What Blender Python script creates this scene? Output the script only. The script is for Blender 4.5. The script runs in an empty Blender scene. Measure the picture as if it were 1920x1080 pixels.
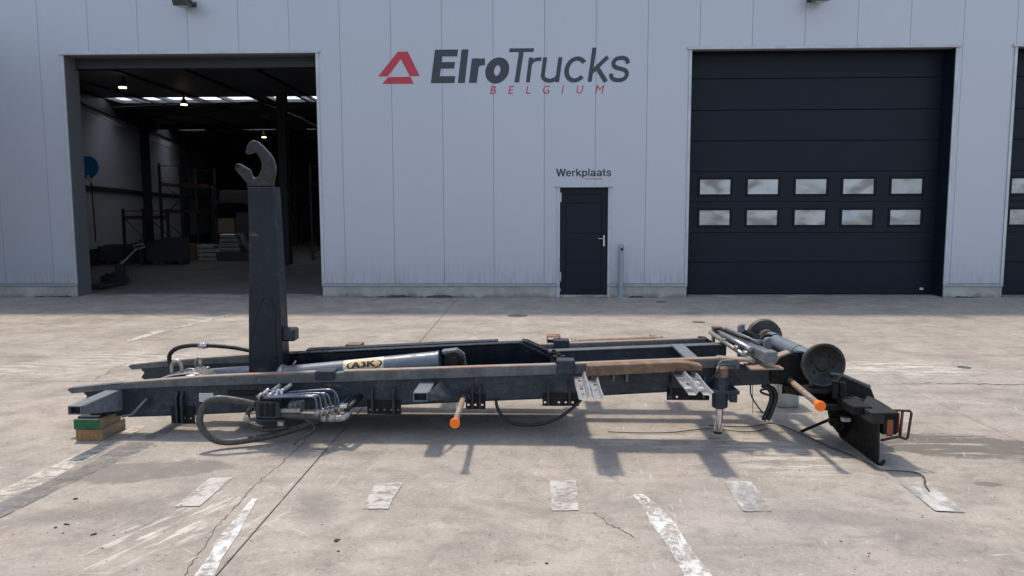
import bpy, bmesh, math, random
from mathutils import Vector, Matrix
random.seed(7)
R = math.radians
sc = bpy.context.scene
COL = sc.collection

# ------------------------------------------------------------------ camera, sky, sun, exposure
CAM_F, CAM_P, CAM_R, CAM_Y, CAM_D, CAM_H = 1404.2267, 0.101326736, -0.00271708, 0.0283181, 14.9609886, 1.70933998
cam = bpy.data.cameras.new('camera')
cam.sensor_width = 36.0
cam.lens = CAM_F / 1920 * 36.0
cam.clip_start = 0.05
cam.clip_end = 2000
cam_o = bpy.data.objects.new('camera', cam)
COL.objects.link(cam_o)
cam_o.matrix_world = (Matrix.Translation((0, -CAM_D, CAM_H)) @ Matrix.Rotation(CAM_Y, 4, 'Z')
                      @ Matrix.Rotation(R(90) - CAM_P, 4, 'X') @ Matrix.Rotation(CAM_R, 4, 'Z'))
sc.camera = cam_o

SUN_EL, SUN_AZ = R(63.0), R(30)          # the sun stands behind the workshop, a little to the left
sx, sy, sz = -math.sin(SUN_AZ) * math.cos(SUN_EL), math.cos(SUN_AZ) * math.cos(SUN_EL), math.sin(SUN_EL)
w = bpy.data.worlds.new('World')
sc.world = w
w.use_nodes = True
nt = w.node_tree
bg = nt.nodes['Background']
sky = nt.nodes.new('ShaderNodeTexSky')
sky.sky_type = 'NISHITA'
sky.sun_disc = False
sky.sun_elevation = SUN_EL
sky.sun_rotation = math.atan2(sx, sy)
sky.dust_density = 1.6
sky.air_density = 1.0
sky.ozone_density = 1.0
tc = nt.nodes.new('ShaderNodeTexCoord')
mp = nt.nodes.new('ShaderNodeMapping')
mp.inputs['Scale'].default_value = (1.0, 1.0, 2.4)
nz = nt.nodes.new('ShaderNodeTexNoise')
nz.inputs['Scale'].default_value = 2.6
nz.inputs['Detail'].default_value = 7
nz.inputs['Roughness'].default_value = 0.6
rp = nt.nodes.new('ShaderNodeValToRGB')
rp.color_ramp.elements[0].position = 0.47
rp.color_ramp.elements[1].position = 0.68
mx = nt.nodes.new('ShaderNodeMix')
mx.data_type = 'RGBA'
mx.inputs[7].default_value = (6.6, 6.9, 7.4, 1)      # thin bright cloud
nt.links.new(tc.outputs['Generated'], mp.inputs[0])
nt.links.new(mp.outputs[0], nz.inputs['Vector'])
nt.links.new(nz.outputs[0], rp.inputs[0])
nt.links.new(rp.outputs[0], mx.inputs[0])
nt.links.new(sky.outputs[0], mx.inputs[6])
nt.links.new(mx.outputs[2], bg.inputs[0])
bg.inputs[1].default_value = 0.15

sl = bpy.data.lights.new('sun', 'SUN')
sl.energy = 2.45
sl.angle = R(4.0)
sl.color = (1.0, 0.89, 0.75)
so = bpy.data.objects.new('sun', sl)
COL.objects.link(so)
so.location = (sx * 40, sy * 40, sz * 40)
so.rotation_euler = Vector((sx, sy, sz)).to_track_quat('Z', 'Y').to_euler()

sc.view_settings.view_transform = 'Standard'
sc.view_settings.look = 'None'
sc.view_settings.exposure = 0.6
sc.view_settings.gamma = 1.0
sc.view_settings.use_curve_mapping = False
sc.cycles.use_denoising = True
sc.cycles.max_bounces = 8

# measuring aids: the photograph's own camera, used to read real positions off it
_cr, _sr, _cp, _sp, _cy, _sy = math.cos(CAM_R), math.sin(CAM_R), math.cos(CAM_P), math.sin(CAM_P), math.cos(CAM_Y), math.sin(CAM_Y)
def _ray(u, v):
    du, dv = (u - 960) / CAM_F, (540 - v) / CAM_F
    a, b = _cr * du - _sr * dv, _sr * du + _cr * dv
    x, y, z = a, _cp + b * _sp, -_sp + b * _cp
    return _cy * x - _sy * y, _sy * x + _cy * y, z
def PG(u, v, z=0.0):
    x, y, zz = _ray(u, v)
    t = (z - CAM_H) / zz
    return x * t, y * t - CAM_D
def PY(u, v, y0):
    x, y, z = _ray(u, v)
    t = (y0 + CAM_D) / y
    return x * t, CAM_H + z * t

# ------------------------------------------------------------------ materials
class NB:
    def __init__(s, name):
        s.m = bpy.data.materials.new(name)
        s.m.use_nodes = True
        s.t = s.m.node_tree
        s.b = s.t.nodes['Principled BSDF']
        s.pos = s.t.nodes.new('ShaderNodeNewGeometry').outputs['Position']
    def n(s, typ):
        return s.t.nodes.new(typ)
    def link(s, a, b):
        s.t.links.new(a, b)
    def put(s, sock, v):
        if hasattr(v, 'is_linked') or hasattr(v, 'links'):
            s.link(v, sock)
        elif isinstance(v, (tuple, list)) and len(v) == 3 and sock.type == 'RGBA':
            sock.default_value = (*v, 1)
        else:
            sock.default_value = v
    def mapv(s, scale=(1, 1, 1), rot=(0, 0, 0), loc=(0, 0, 0), vec=None):
        m = s.n('ShaderNodeMapping')
        m.inputs['Scale'].default_value = scale
        m.inputs['Rotation'].default_value = rot
        m.inputs['Location'].default_value = loc
        s.link(vec or s.pos, m.inputs[0])
        return m.outputs[0]
    def noise(s, scale, detail=4, rough=0.55, vec=None, dist=0.0):
        m = s.n('ShaderNodeTexNoise')
        m.inputs['Scale'].default_value = scale
        m.inputs['Detail'].default_value = detail
        m.inputs['Roughness'].default_value = rough
        m.inputs['Distortion'].default_value = dist
        s.link(vec or s.pos, m.inputs['Vector'])
        return m.outputs[0]
    def ramp(s, fac, a, b, va=0.0, vb=1.0):
        m = s.n('ShaderNodeMapRange')
        m.interpolation_type = 'SMOOTHSTEP'
        s.put(m.inputs[0], fac)
        for i, x in zip((1, 2, 3, 4), (a, b, va, vb)):
            m.inputs[i].default_value = x
        return m.outputs[0]
    def mix(s, fac, a, b, mode='MIX'):
        m = s.n('ShaderNodeMix')
        m.data_type = 'RGBA'
        m.blend_type = mode
        s.put(m.inputs[0], fac)
        s.put(m.inputs[6], a)
        s.put(m.inputs[7], b)
        return m.outputs[2]
    def math(s, op, a, b=0.0):
        m = s.n('ShaderNodeMath')
        m.operation = op
        s.put(m.inputs[0], a)
        s.put(m.inputs[1], b)
        return m.outputs[0]
    def bump(s, h, strength=0.3, dist=0.01):
        m = s.n('ShaderNodeBump')
        m.inputs['Strength'].default_value = strength
        m.inputs['Distance'].default_value = dist
        s.link(h, m.inputs['Height'])
        s.link(m.outputs[0], s.b.inputs['Normal'])
    def out(s, col=None, rough=None, metal=None, spec=None):
        if col is not None: s.put(s.b.inputs['Base Color'], col)
        if rough is not None: s.put(s.b.inputs['Roughness'], rough)
        if metal is not None: s.put(s.b.inputs['Metallic'], metal)
        if spec is not None: s.put(s.b.inputs['Specular IOR Level'], spec)
        return s.m

def paint(name, col, rough=0.5, dirt=0.35, rust=0.0, dust=0.2, metal=0.0, scale=9.0, rustcol=(0.2, 0.085, 0.04), spec=0.4):
    """painted or bare metal with mottled dirt, pale dust on it and rust breaking through"""
    b = NB(name)
    n1 = b.noise(scale, 6, 0.6)
    n2 = b.noise(scale * 4.5, 4, 0.6)
    c = b.mix(b.ramp(n1, 0.35, 0.7), tuple(x * (1 - dirt) for x in col), col)
    c = b.mix(b.math('MULTIPLY', b.ramp(n2, 0.5, 0.75), dust), c, (0.30, 0.27, 0.235))
    if rust > 0:
        n3 = b.noise(scale * 1.6, 7, 0.68, vec=b.mapv((0.45, 1, 1.2), loc=(3.1, 7.7, 1.3)))
        f = b.ramp(n3, 0.68 - 0.36 * rust, 0.78 - 0.36 * rust)
        rc = b.mix(n2, rustcol, tuple(min(1, x * 2.1) for x in rustcol))
        c = b.mix(f, c, rc)
    b.bump(n2, 0.18, 0.004)
    return b.out(c, b.ramp(n1, 0.3, 0.7, min(1, rough + 0.12), max(0.05, rough - 0.1)), metal, spec)

def plain(name, col, rough=0.5, metal=0.0, var=0.15, scale=14.0, spec=0.5):
    b = NB(name)
    n = b.noise(scale, 5, 0.6)
    c = b.mix(n, tuple(x * (1 - var) for x in col), tuple(min(1, x * (1 + var)) for x in col))
    b.bump(n, 0.08, 0.003)
    return b.out(c, rough, metal, spec)

M = {}
# --- yard concrete
def make_concrete(name):
    b = NB(name)
    big = b.noise(0.35, 5, 0.6)
    mid = b.noise(1.7, 7, 0.65, dist=0.4)
    fine = b.noise(14, 8, 0.72)
    grit = b.noise(95, 3, 0.7)
    mott = b.noise(6.5, 9, 0.78, dist=0.6)
    spk = b.noise(45, 5, 0.8)
    M_ = lambda a, k: b.math('MULTIPLY', a, k)
    c = b.mix(b.ramp(mid, 0.3, 0.72), (0.235, 0.203, 0.170), (0.375, 0.328, 0.276))
    c = b.mix(M_(b.ramp(big, 0.42, 0.68), 0.5), c, (0.30, 0.277, 0.25))
    red = b.noise(0.8, 5, 0.6, vec=b.mapv((1, 1, 1), loc=(11, 4, 0)))            # brick dust
    c = b.mix(M_(b.ramp(red, 0.55, 0.75), 0.35), c, (0.37, 0.262, 0.215))
    # aggregate, pits, mottling
    c = b.mix(M_(b.ramp(grit, 0.3, 0.8), 0.5), c, b.mix(grit, (0.16, 0.145, 0.125), (0.5, 0.46, 0.41)))
    c = b.mix(M_(b.ramp(mott, 0.36, 0.52, 1, 0), 0.45), c, (0.15, 0.130, 0.108))
    c = b.mix(M_(b.ramp(mott, 0.54, 0.68), 0.36), c, (0.46, 0.415, 0.355))
    c = b.mix(M_(b.ramp(spk, 0.54, 0.66), 0.5), c, (0.13, 0.113, 0.095))
    c = b.mix(M_(b.ramp(spk, 0.34, 0.45, 1, 0), 0.4), c, (0.52, 0.475, 0.42))
    vor = b.n('ShaderNodeTexVoronoi'); vor.inputs['Scale'].default_value = 26
    b.link(b.pos, vor.inputs['Vector'])
    c = b.mix(M_(b.math('MULTIPLY', b.ramp(vor.outputs['Distance'], 0.05, 0.13, 1, 0), b.ramp(fine, 0.55, 0.68)), 0.7), c, (0.10, 0.09, 0.08))
    vor2 = b.n('ShaderNodeTexVoronoi'); vor2.inputs['Scale'].default_value = 13
    b.link(b.mapv(loc=(3.3, 1.7, 0)), vor2.inputs['Vector'])
    c = b.mix(M_(b.math('MULTIPLY', b.ramp(vor2.outputs['Distance'], 0.06, 0.2, 1, 0), b.ramp(fine, 0.5, 0.62)), 0.4), c, (0.60, 0.56, 0.51))
    # tyre drag and grime
    drag = b.noise(1.0, 8, 0.68, vec=b.mapv((0.22, 2.6, 1), rot=(0, 0, R(2))))
    c = b.mix(M_(b.ramp(drag, 0.5, 0.74), 0.5), c, (0.16, 0.148, 0.135))
    grime = b.noise(1.15, 9, 0.72, vec=b.mapv((0.7, 1.2, 1), loc=(7.3, 2.2, 0)), dist=0.5)
    c = b.mix(M_(b.ramp(grime, 0.53, 0.66), 0.42), c, (0.15, 0.136, 0.12))
    sep = b.n('ShaderNodeSeparateXYZ'); b.link(b.pos, sep.inputs[0])
    def blob(cx, cy, rx, ry, rot, a=0.55, bb=1.15, wob=0.9, sc_=2.2):
        su = b.n('ShaderNodeVectorMath'); su.operation = 'SUBTRACT'
        b.link(b.mapv((1, 1, 0)), su.inputs[0]); su.inputs[1].default_value = (cx, cy, 0)
        dv = b.mapv((1 / rx, 1 / ry, 1), vec=b.mapv((1, 1, 1), rot=(0, 0, -rot), vec=su.outputs[0]))
        ln = b.n('ShaderNodeVectorMath'); ln.operation = 'LENGTH'
        b.link(dv, ln.inputs[0])
        d = b.math('ADD', ln.outputs[1], M_(b.math('SUBTRACT', b.noise(sc_, 7, 0.7), 0.5), wob))
        return b.ramp(d, a, bb, 1.0, 0.0)
    st = b.noise(4.0, 5, 0.6, vec=b.mapv((0.5, 3.2, 1)))
    x, y = PG(1800, 836)      # oily wet patch by the rear of the frame
    c = b.mix(M_(b.math('MULTIPLY', blob(x, y, 0.95, 0.30, R(-14), 0.8, 1.1, 1.4, 2.6), b.ramp(st, 0.64, 0.53)), 0.85), c, (0.10, 0.086, 0.070))
    x, y = PG(262, 884)       # damp patch by the front
    c = b.mix(M_(blob(x, y, 0.6, 0.22, R(14), 0.75, 1.0, 1.1, 3.0), 0.7), c, (0.135, 0.122, 0.108))
    x, y = PG(120, 965)
    c = b.mix(M_(blob(x, y, 0.8, 0.14, R(30), 0.5, 1.1, 1.1, 3.0), 0.4), c, (0.15, 0.137, 0.12))
    x, y = PG(595, 950)  # soft cast shadow of the hook arm, painted into the concrete colour
    c = b.mix(M_(blob(x, y, 0.17, 0.36, R(22), 0.3, 1.2, 0.9, 3.0), 0.5), c, (0.13, 0.12, 0.11))
    x, y = PG(1560, 970)
    c = b.mix(M_(blob(x, y, 0.75, 0.12, R(-8), 0.5, 1.2, 1.2, 3.0), 0.45), c, (0.16, 0.148, 0.135))
    x, y = PG(1690, 1005)
    c = b.mix(M_(blob(x, y, 0.16, 0.09, 0, 0.4, 1.2, 0.8, 5.0), 0.4), c, (0.16, 0.148, 0.135))
    x, y = PG(1852, 908)
    c = b.mix(M_(blob(x, y, 0.11, 0.05, 0, 0.6, 1.0, 0.9, 6.0), 0.65), c, (0.10, 0.088, 0.072))
    for (u, v, rx, ry, k) in ((1680, 690, 1.0, 0.5, 0.65), (300, 672, 1.4, 0.55, 0.5), (60, 690, 0.9, 0.4, 0.4), (1480, 862, 0.5, 0.4, 0.5), (400, 598, 0.9, 0.3, 0.55), (1300, 830, 0.9, 0.25, 0.35)):
        x, y = PG(u, v)       # scuffed pale areas
        f = b.math('MULTIPLY', blob(x, y, rx, ry, 0, 0.3, 1.2, 0.8, 2.5), b.ramp(b.noise(3.2, 7, 0.74, vec=b.mapv((0.8, 3.6, 1))), 0.47, 0.58))
        c = b.mix(M_(f, k), c, (0.62, 0.58, 0.53))
    # short white scratches, several directions, in patches
    for i, (ang, thr, k, px, py) in enumerate(((-38, 0.68, 0.38, 3.1, 0.7), (64, 0.68, 0.34, 9.4, 4.4), (6, 0.69, 0.3, 1.4, 8.1), (86, 0.675, 0.36, 5.5, 6.6))):
        s_ = b.noise(7.0, 5, 0.6, vec=b.mapv((0.42, 4.2, 1), vec=b.mapv((1, 1, 1), rot=(0, 0, R(-ang)), loc=(px, py, 0))))
        p_ = b.noise(0.75, 4, 0.6, vec=b.mapv(loc=(py, px, 0)))
        c = b.mix(M_(b.math('MULTIPLY', b.ramp(s_, thr - 0.05, thr + 0.01), b.ramp(p_, 0.46, 0.6)), k), c, (0.63, 0.59, 0.54))
    for (u, v, rx, ry, rot) in ((335, 975, 0.62, 0.24, 64), (300, 1010, 0.5, 0.2, 62), (455, 1000, 0.4, 0.12, 66)):
        x, y = PG(u, v)       # scratches scraped towards the camera
        s_ = b.noise(9, 5, 0.6, vec=b.mapv((0.3, 2.6, 1), vec=b.mapv((1, 1, 1), rot=(0, 0, R(-66)))))
        f = b.math('MULTIPLY', blob(x, y, rx, ry, R(rot), 0.5, 1.2, 0.6, 3.0), b.ramp(s_, 0.53, 0.6))
        c = b.mix(M_(f, 0.42), c, (0.62, 0.57, 0.51))
    h = b.math('ADD', M_(mott, 0.8), M_(spk, 0.4))
    b.bump(h, 0.5, 0.008)
    return b.out(c, b.ramp(mid, 0.3, 0.7, 0.9, 0.72), 0.0, 0.35)
M['concrete'] = make_concrete('yard_concrete')
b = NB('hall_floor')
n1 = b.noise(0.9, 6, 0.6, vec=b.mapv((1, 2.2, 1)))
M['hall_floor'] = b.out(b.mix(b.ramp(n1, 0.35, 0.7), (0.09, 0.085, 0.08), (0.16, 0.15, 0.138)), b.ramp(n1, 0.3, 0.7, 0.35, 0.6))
M['ground'] = plain('far_ground', (0.24, 0.225, 0.205), 0.95, 0, 0.25, 0.4)
M['crack'] = plain('crack_dirt', (0.085, 0.076, 0.066), 0.95, 0, 0.5, 40)
M['joint'] = plain('joint_filler', (0.045, 0.04, 0.036), 0.95, 0, 0.3)
# --- building
b = NB('cladding')
n1 = b.noise(0.5, 3, 0.5, vec=b.mapv((1.0, 1, 0.35)))
n2 = b.noise(7, 6, 0.65, vec=b.mapv((3, 1, 0.25)))
oi = b.n('ShaderNodeObjectInfo')
c = b.mix(n1, (0.445, 0.47, 0.522), (0.48, 0.505, 0.557))
c = b.mix(b.math('MULTIPLY', oi.outputs['Random'], 0.22), c, (0.40, 0.425, 0.475))
c = b.mix(b.math('MULTIPLY', b.ramp(n2, 0.5, 0.8), 0.22), c, (0.38, 0.395, 0.42))
sep = b.n('ShaderNodeSeparateXYZ'); b.link(b.pos, sep.inputs[0])
spl = b.math('MULTIPLY', b.ramp(sep.outputs[2], 0.25, 0.9, 1, 0), b.ramp(n2, 0.38, 0.7))   # rain splash dirt
c = b.mix(b.math('MULTIPLY', spl, 0.45), c, (0.28, 0.265, 0.24))
b.bump(n1, 0.35, 0.05)
M['cladding'] = b.out(c, 0.42, 0.25)
M['core'] = plain('wall_core', (0.22, 0.235, 0.265), 0.6)
M['shade_block'] = plain('shade_block_dark', (0.075, 0.08, 0.09), 0.6, 0, 0.1, 1.0)  # dark colour of the unseen block that shades the facade
M['trim'] = paint('trim_metal', (0.50, 0.52, 0.55), 0.4, 0.15, 0, 0.08, 0.2, 3.0)
M['reveal'] = plain('reveal_grey', (0.115, 0.12, 0.13), 0.55, 0, 0.12, 3)
M['drip'] = paint('drip_flashing', (0.36, 0.37, 0.40), 0.4, 0.15, 0, 0.1, 0.2, 4.0)
b = NB('plinth_concrete')
n1 = b.noise(2.2, 7, 0.68)
n2 = b.noise(22, 5, 0.65)
sep = b.n('ShaderNodeSeparateXYZ'); b.link(b.pos, sep.inputs[0])
c = b.mix(b.ramp(n1, 0.3, 0.72), (0.31, 0.305, 0.28), (0.45, 0.44, 0.405))
c = b.mix(b.math('MULTIPLY', b.ramp(b.math('ADD', sep.outputs[2], b.math('MULTIPLY', b.math('SUBTRACT', n1, 0.5), 0.35)), -0.02, 0.09, 1, 0), 0.6), c, (0.12, 0.105, 0.085))
b.bump(n2, 0.3, 0.005)
M['plinth'] = b.out(c, 0.9)
M['anthracite'] = plain('door_anthracite', (0.0075, 0.0125, 0.0225), 0.5, 0, 0.12, 2.0, 0.2)
M['gate_black'] = plain('gate_rubber', (0.005, 0.006, 0.009), 0.6, 0, 0.1, 14, 0.2)
def pane_mat():
    b = NB('acrylic_pane')
    oi = b.n('ShaderNodeObjectInfo')
    mv = b.n('ShaderNodeVectorMath'); mv.operation = 'ADD'
    b.link(b.pos, mv.inputs[0])
    cb = b.n('ShaderNodeCombineXYZ'); b.link(b.math('MULTIPLY', oi.outputs['Random'], 40), cb.inputs[1])
    b.link(cb.outputs[0], mv.inputs[1])
    n1 = b.noise(1.5, 1, 0.4, vec=mv.outputs[0], dist=0.6)
    n2 = b.noise(2.6, 2, 0.5, vec=b.mapv((1, 1, 2.2), vec=mv.outputs[0]))
    b.bump(n1, 0.5, 0.10)
    c = b.mix(b.ramp(n2, 0.35, 0.7), (0.26, 0.285, 0.315), (0.43, 0.445, 0.465))
    c = b.mix(b.math('MULTIPLY', oi.outputs['Random'], 0.4), c, (0.20, 0.215, 0.235))
    return b.out(c, b.ramp(n2, 0.3, 0.7, 0.12, 0.3), 0.6)
M['pane'] = pane_mat()
M['letter_dark'] = plain('lettering_charcoal', (0.032, 0.042, 0.058), 0.45, 0, 0.1)
M['letter_red'] = plain('lettering_red', (0.46, 0.035, 0.06), 0.45, 0, 0.1)
M['steel_bright'] = plain('brushed_steel', (0.55, 0.55, 0.56), 0.3, 0.9)
M['zinc'] = paint('zinc_fittings', (0.43, 0.42, 0.385), 0.38, 0.4, 0.05, 0.3, 0.55, 30)
M['galv'] = paint('galvanised_sheet', (0.60, 0.61, 0.63), 0.4, 0.3, 0.05, 0.15, 0.3, 22)
M['bollard'] = paint('bollard_grey', (0.30, 0.335, 0.37), 0.42, 0.15, 0, 0.1)
# --- hooklift paints
M['frame_grey'] = paint('frame_blue_grey', (0.020, 0.034, 0.051), 0.42, 0.45, 0.10, 0.13, 0.0, 7)
M['flange'] = paint('flange_worn', (0.125, 0.134, 0.142), 0.42, 0.4, 0.2, 0.3, 0.1, 6, (0.12, 0.07, 0.045))
M['wear_top'] = paint('wear_strip_rust', (0.34, 0.295, 0.25), 0.45, 0.35, 0.55, 0.45, 0.1, 8, (0.21, 0.115, 0.07))
M['rust'] = paint('rusty_steel', (0.215, 0.13, 0.08), 0.7, 0.45, 0.3, 0.35, 0.0, 12, (0.16, 0.075, 0.04))
M['rod_tan'] = paint('marker_rod_tan', (0.33, 0.245, 0.185), 0.6, 0.4, 0.15, 0.4, 0.0, 18)
M['navy'] = paint('tipping_frame_navy', (0.0065, 0.009, 0.017), 0.22, 0.2, 0.0, 0.03, 0.0, 4)
M['navy_lit'] = paint('navy_sunlit_top', (0.02, 0.024, 0.036), 0.3, 0.2, 0.0, 0.2, 0.3, 6)  # lighter copy of the navy, sunlit gleam of the top edges put into the colour
M['arm'] = paint('arm_dark_grey', (0.0085, 0.0135, 0.0235), 0.38, 0.25, 0.10, 0.04, 0.0, 5, (0.06, 0.04, 0.03), spec=0.3)
M['hook'] = paint('hook_worn_grey', (0.027, 0.027, 0.029), 0.34, 0.35, 0.16, 0.12, 0.3, 12, (0.10, 0.065, 0.045))
M['disc'] = paint('disc_worn', (0.05, 0.05, 0.047), 0.5, 0.4, 0.06, 0.2, 0.1, 14)
M['tube_grey'] = paint('outrigger_grey', (0.16, 0.18, 0.198), 0.45, 0.35, 0.1, 0.22, 0.0, 12)
M['cyl'] = paint('cylinder_paint', (0.125, 0.152, 0.185), 0.36, 0.25, 0.03, 0.15, 0.0, 10)
M['chrome'] = plain('chrome_rod', (0.62, 0.63, 0.65), 0.15, 1.0, 0.08)
M['black'] = paint('black_dirty', (0.0065, 0.0065, 0.007), 0.55, 0.3, 0.03, 0.07, 0.0, 10, spec=0.25)
M['black_top'] = paint('black_worn', (0.009, 0.0095, 0.0105), 0.5, 0.3, 0.04, 0.08, 0.0, 10)
M['rubber'] = paint('rubber_hose', (0.012, 0.012, 0.012), 0.5, 0.3, 0, 0.10, 0.0, 20)
M['hose_dusty'] = paint('hose_dusty', (0.06, 0.06, 0.054), 0.5, 0.35, 0, 0.32, 0.0, 20)
M['pipe'] = paint('hydraulic_pipe', (0.13, 0.155, 0.2), 0.25, 0.25, 0, 0.15, 0.5, 20)
M['axle'] = paint('axle_paint', (0.155, 0.185, 0.22), 0.38, 0.3, 0.05, 0.2, 0.0, 10)
M['orange'] = plain('orange_cap', (0.86, 0.17, 0.008), 0.4, 0, 0.08)
M['reflector'] = plain('amber_reflector', (0.26, 0.07, 0.03), 0.3, 0, 0.25, 60)
M['lens_red'] = plain('red_lens', (0.25, 0.012, 0.01), 0.2)
M['guard'] = paint('guard_maroon', (0.06, 0.022, 0.018), 0.5, 0.3, 0.2, 0.15)
M['white_plate'] = plain('data_plate_white', (0.62, 0.63, 0.62), 0.4, 0, 0.12, 60)
M['cream'] = paint('label_cream', (0.62, 0.56, 0.38), 0.4, 0.15, 0, 0.1)
M['tan'] = plain('label_tan', (0.60, 0.36, 0.17), 0.45, 0, 0.1)
M['ink'] = plain('label_ink', (0.012, 0.012, 0.013), 0.45)
def wood(name, col, axis=(1, 12, 12)):
    b = NB(name)
    n = b.noise(6, 6, 0.65, vec=b.mapv(axis))
    n2 = b.noise(2.0, 4, 0.6)
    c = b.mix(b.ramp(n, 0.3, 0.7), tuple(x * 0.6 for x in col), tuple(min(1, x * 1.2) for x in col))
    c = b.mix(b.math('MULTIPLY', b.ramp(n2, 0.45, 0.7), 0.5), c, tuple(x * 0.55 for x in col))
    b.bump(n, 0.4, 0.004)
    return b.out(c, 0.8)
M['wood'] = wood('timber', (0.27, 0.21, 0.135), (12, 1.2, 12))
M['wood_orange'] = wood('timber_end_orange', (0.29, 0.165, 0.065), (9, 9, 9))
M['wood_green'] = paint('timber_green', (0.01, 0.115, 0.05), 0.55, 0.3, 0.04, 0.1, 0, 12)
M['pallet_wood'] = wood('pallet_wood', (0.42, 0.33, 0.22))
# --- worn paint on the slab, holes where it has flaked off
def worn(name, col, keep, scale=11, stretch=(1, 1, 1), soft=0.12):
    b = NB(name)
    n = b.noise(scale, 8, 0.72, vec=b.mapv(stretch))
    n2 = b.noise(scale * 0.22, 3, 0.5)
    a = b.ramp(b.math('ADD', n, b.math('MULTIPLY', b.math('SUBTRACT', n2, 0.5), 0.8)), 0.5 - keep - soft, 0.5 - keep + soft)
    c = b.mix(b.noise(scale * 2, 4), tuple(x * 0.75 for x in col), col)
    b.link(a, b.b.inputs['Alpha'])
    return b.out(c, 0.8)
M['line_white'] = worn('line_white', (0.66, 0.645, 0.62), 0.035, 17, (1.6, 0.9, 1), 0.16)
M['line_left'] = worn('line_white_faded', (0.52, 0.47, 0.41), 0.03, 9)
M['line_grey'] = worn('line_grey_dark', (0.20, 0.19, 0.18), -0.02, 8, (1, 1, 1), 0.2)
M['patch_pale'] = worn('patch_pale', (0.47, 0.445, 0.405), 0.07, 10, (1, 1, 1), 0.16)
M['patch_worn'] = worn('patch_worn', (0.53, 0.51, 0.48), -0.02, 9, (1.0, 0.5, 1), 0.2)
M['patch_base'] = worn('patch_grey_base', (0.28, 0.275, 0.265), 0.10, 7)
# --- hall interior
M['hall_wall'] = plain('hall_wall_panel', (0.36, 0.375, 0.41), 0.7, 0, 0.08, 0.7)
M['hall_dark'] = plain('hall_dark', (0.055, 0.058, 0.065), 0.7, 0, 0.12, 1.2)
M['deck'] = plain('roof_deck', (0.13, 0.14, 0.16), 0.6, 0, 0.1, 2.0)
M['steel_dark'] = plain('hall_steel', (0.022, 0.025, 0.032), 0.55, 0, 0.15, 3)
M['rack_blue'] = plain('rack_upright', (0.018, 0.024, 0.04), 0.5)
M['rack_beam'] = plain('rack_beam_orange', (0.075, 0.032, 0.02), 0.5)
M['white_box'] = plain('white_board', (0.36, 0.355, 0.345), 0.6)
M['carton'] = plain('carton_brown', (0.22, 0.155, 0.095), 0.8)
M['film'] = plain('stretch_film', (0.26, 0.27, 0.285), 0.25, 0.2, 0.4, 9)
M['blue'] = plain('reel_blue', (0.01, 0.22, 0.55), 0.35)
M['lamp_grey'] = plain('lamp_housing', (0.05, 0.054, 0.062), 0.45)
M['lamp_glass'] = plain('lamp_glass', (0.3, 0.32, 0.34), 0.15)
def emit(name, col, s):
    m = bpy.data.materials.new(name); m.use_nodes = True
    bs = m.node_tree.nodes['Principled BSDF']
    bs.inputs['Base Color'].default_value = (*col, 1)
    bs.inputs['Emission Color'].default_value = (*col, 1)
    bs.inputs['Emission Strength'].default_value = s
    return m
M['lamp_lit'] = emit('lamp_lit_warm', (1.0, 0.78, 0.42), 5.0)
m = bpy.data.materials.new('rooflight_sheet'); m.use_nodes = True
t_ = m.node_tree; t_.nodes.clear()
o_ = t_.nodes.new('ShaderNodeOutputMaterial'); tr = t_.nodes.new('ShaderNodeBsdfTranslucent')
tr.inputs[0].default_value = (0.95, 0.97, 1.0, 1)
t_.links.new(tr.outputs[0], o_.inputs[0])
M['rooflight'] = m
M['clod'] = plain('dirt_clod', (0.055, 0.043, 0.032), 0.95, 0, 0.4, 60)
M['cover'] = paint('drain_cover', (0.085, 0.082, 0.078), 0.7, 0.3, 0.1, 0.4)

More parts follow.
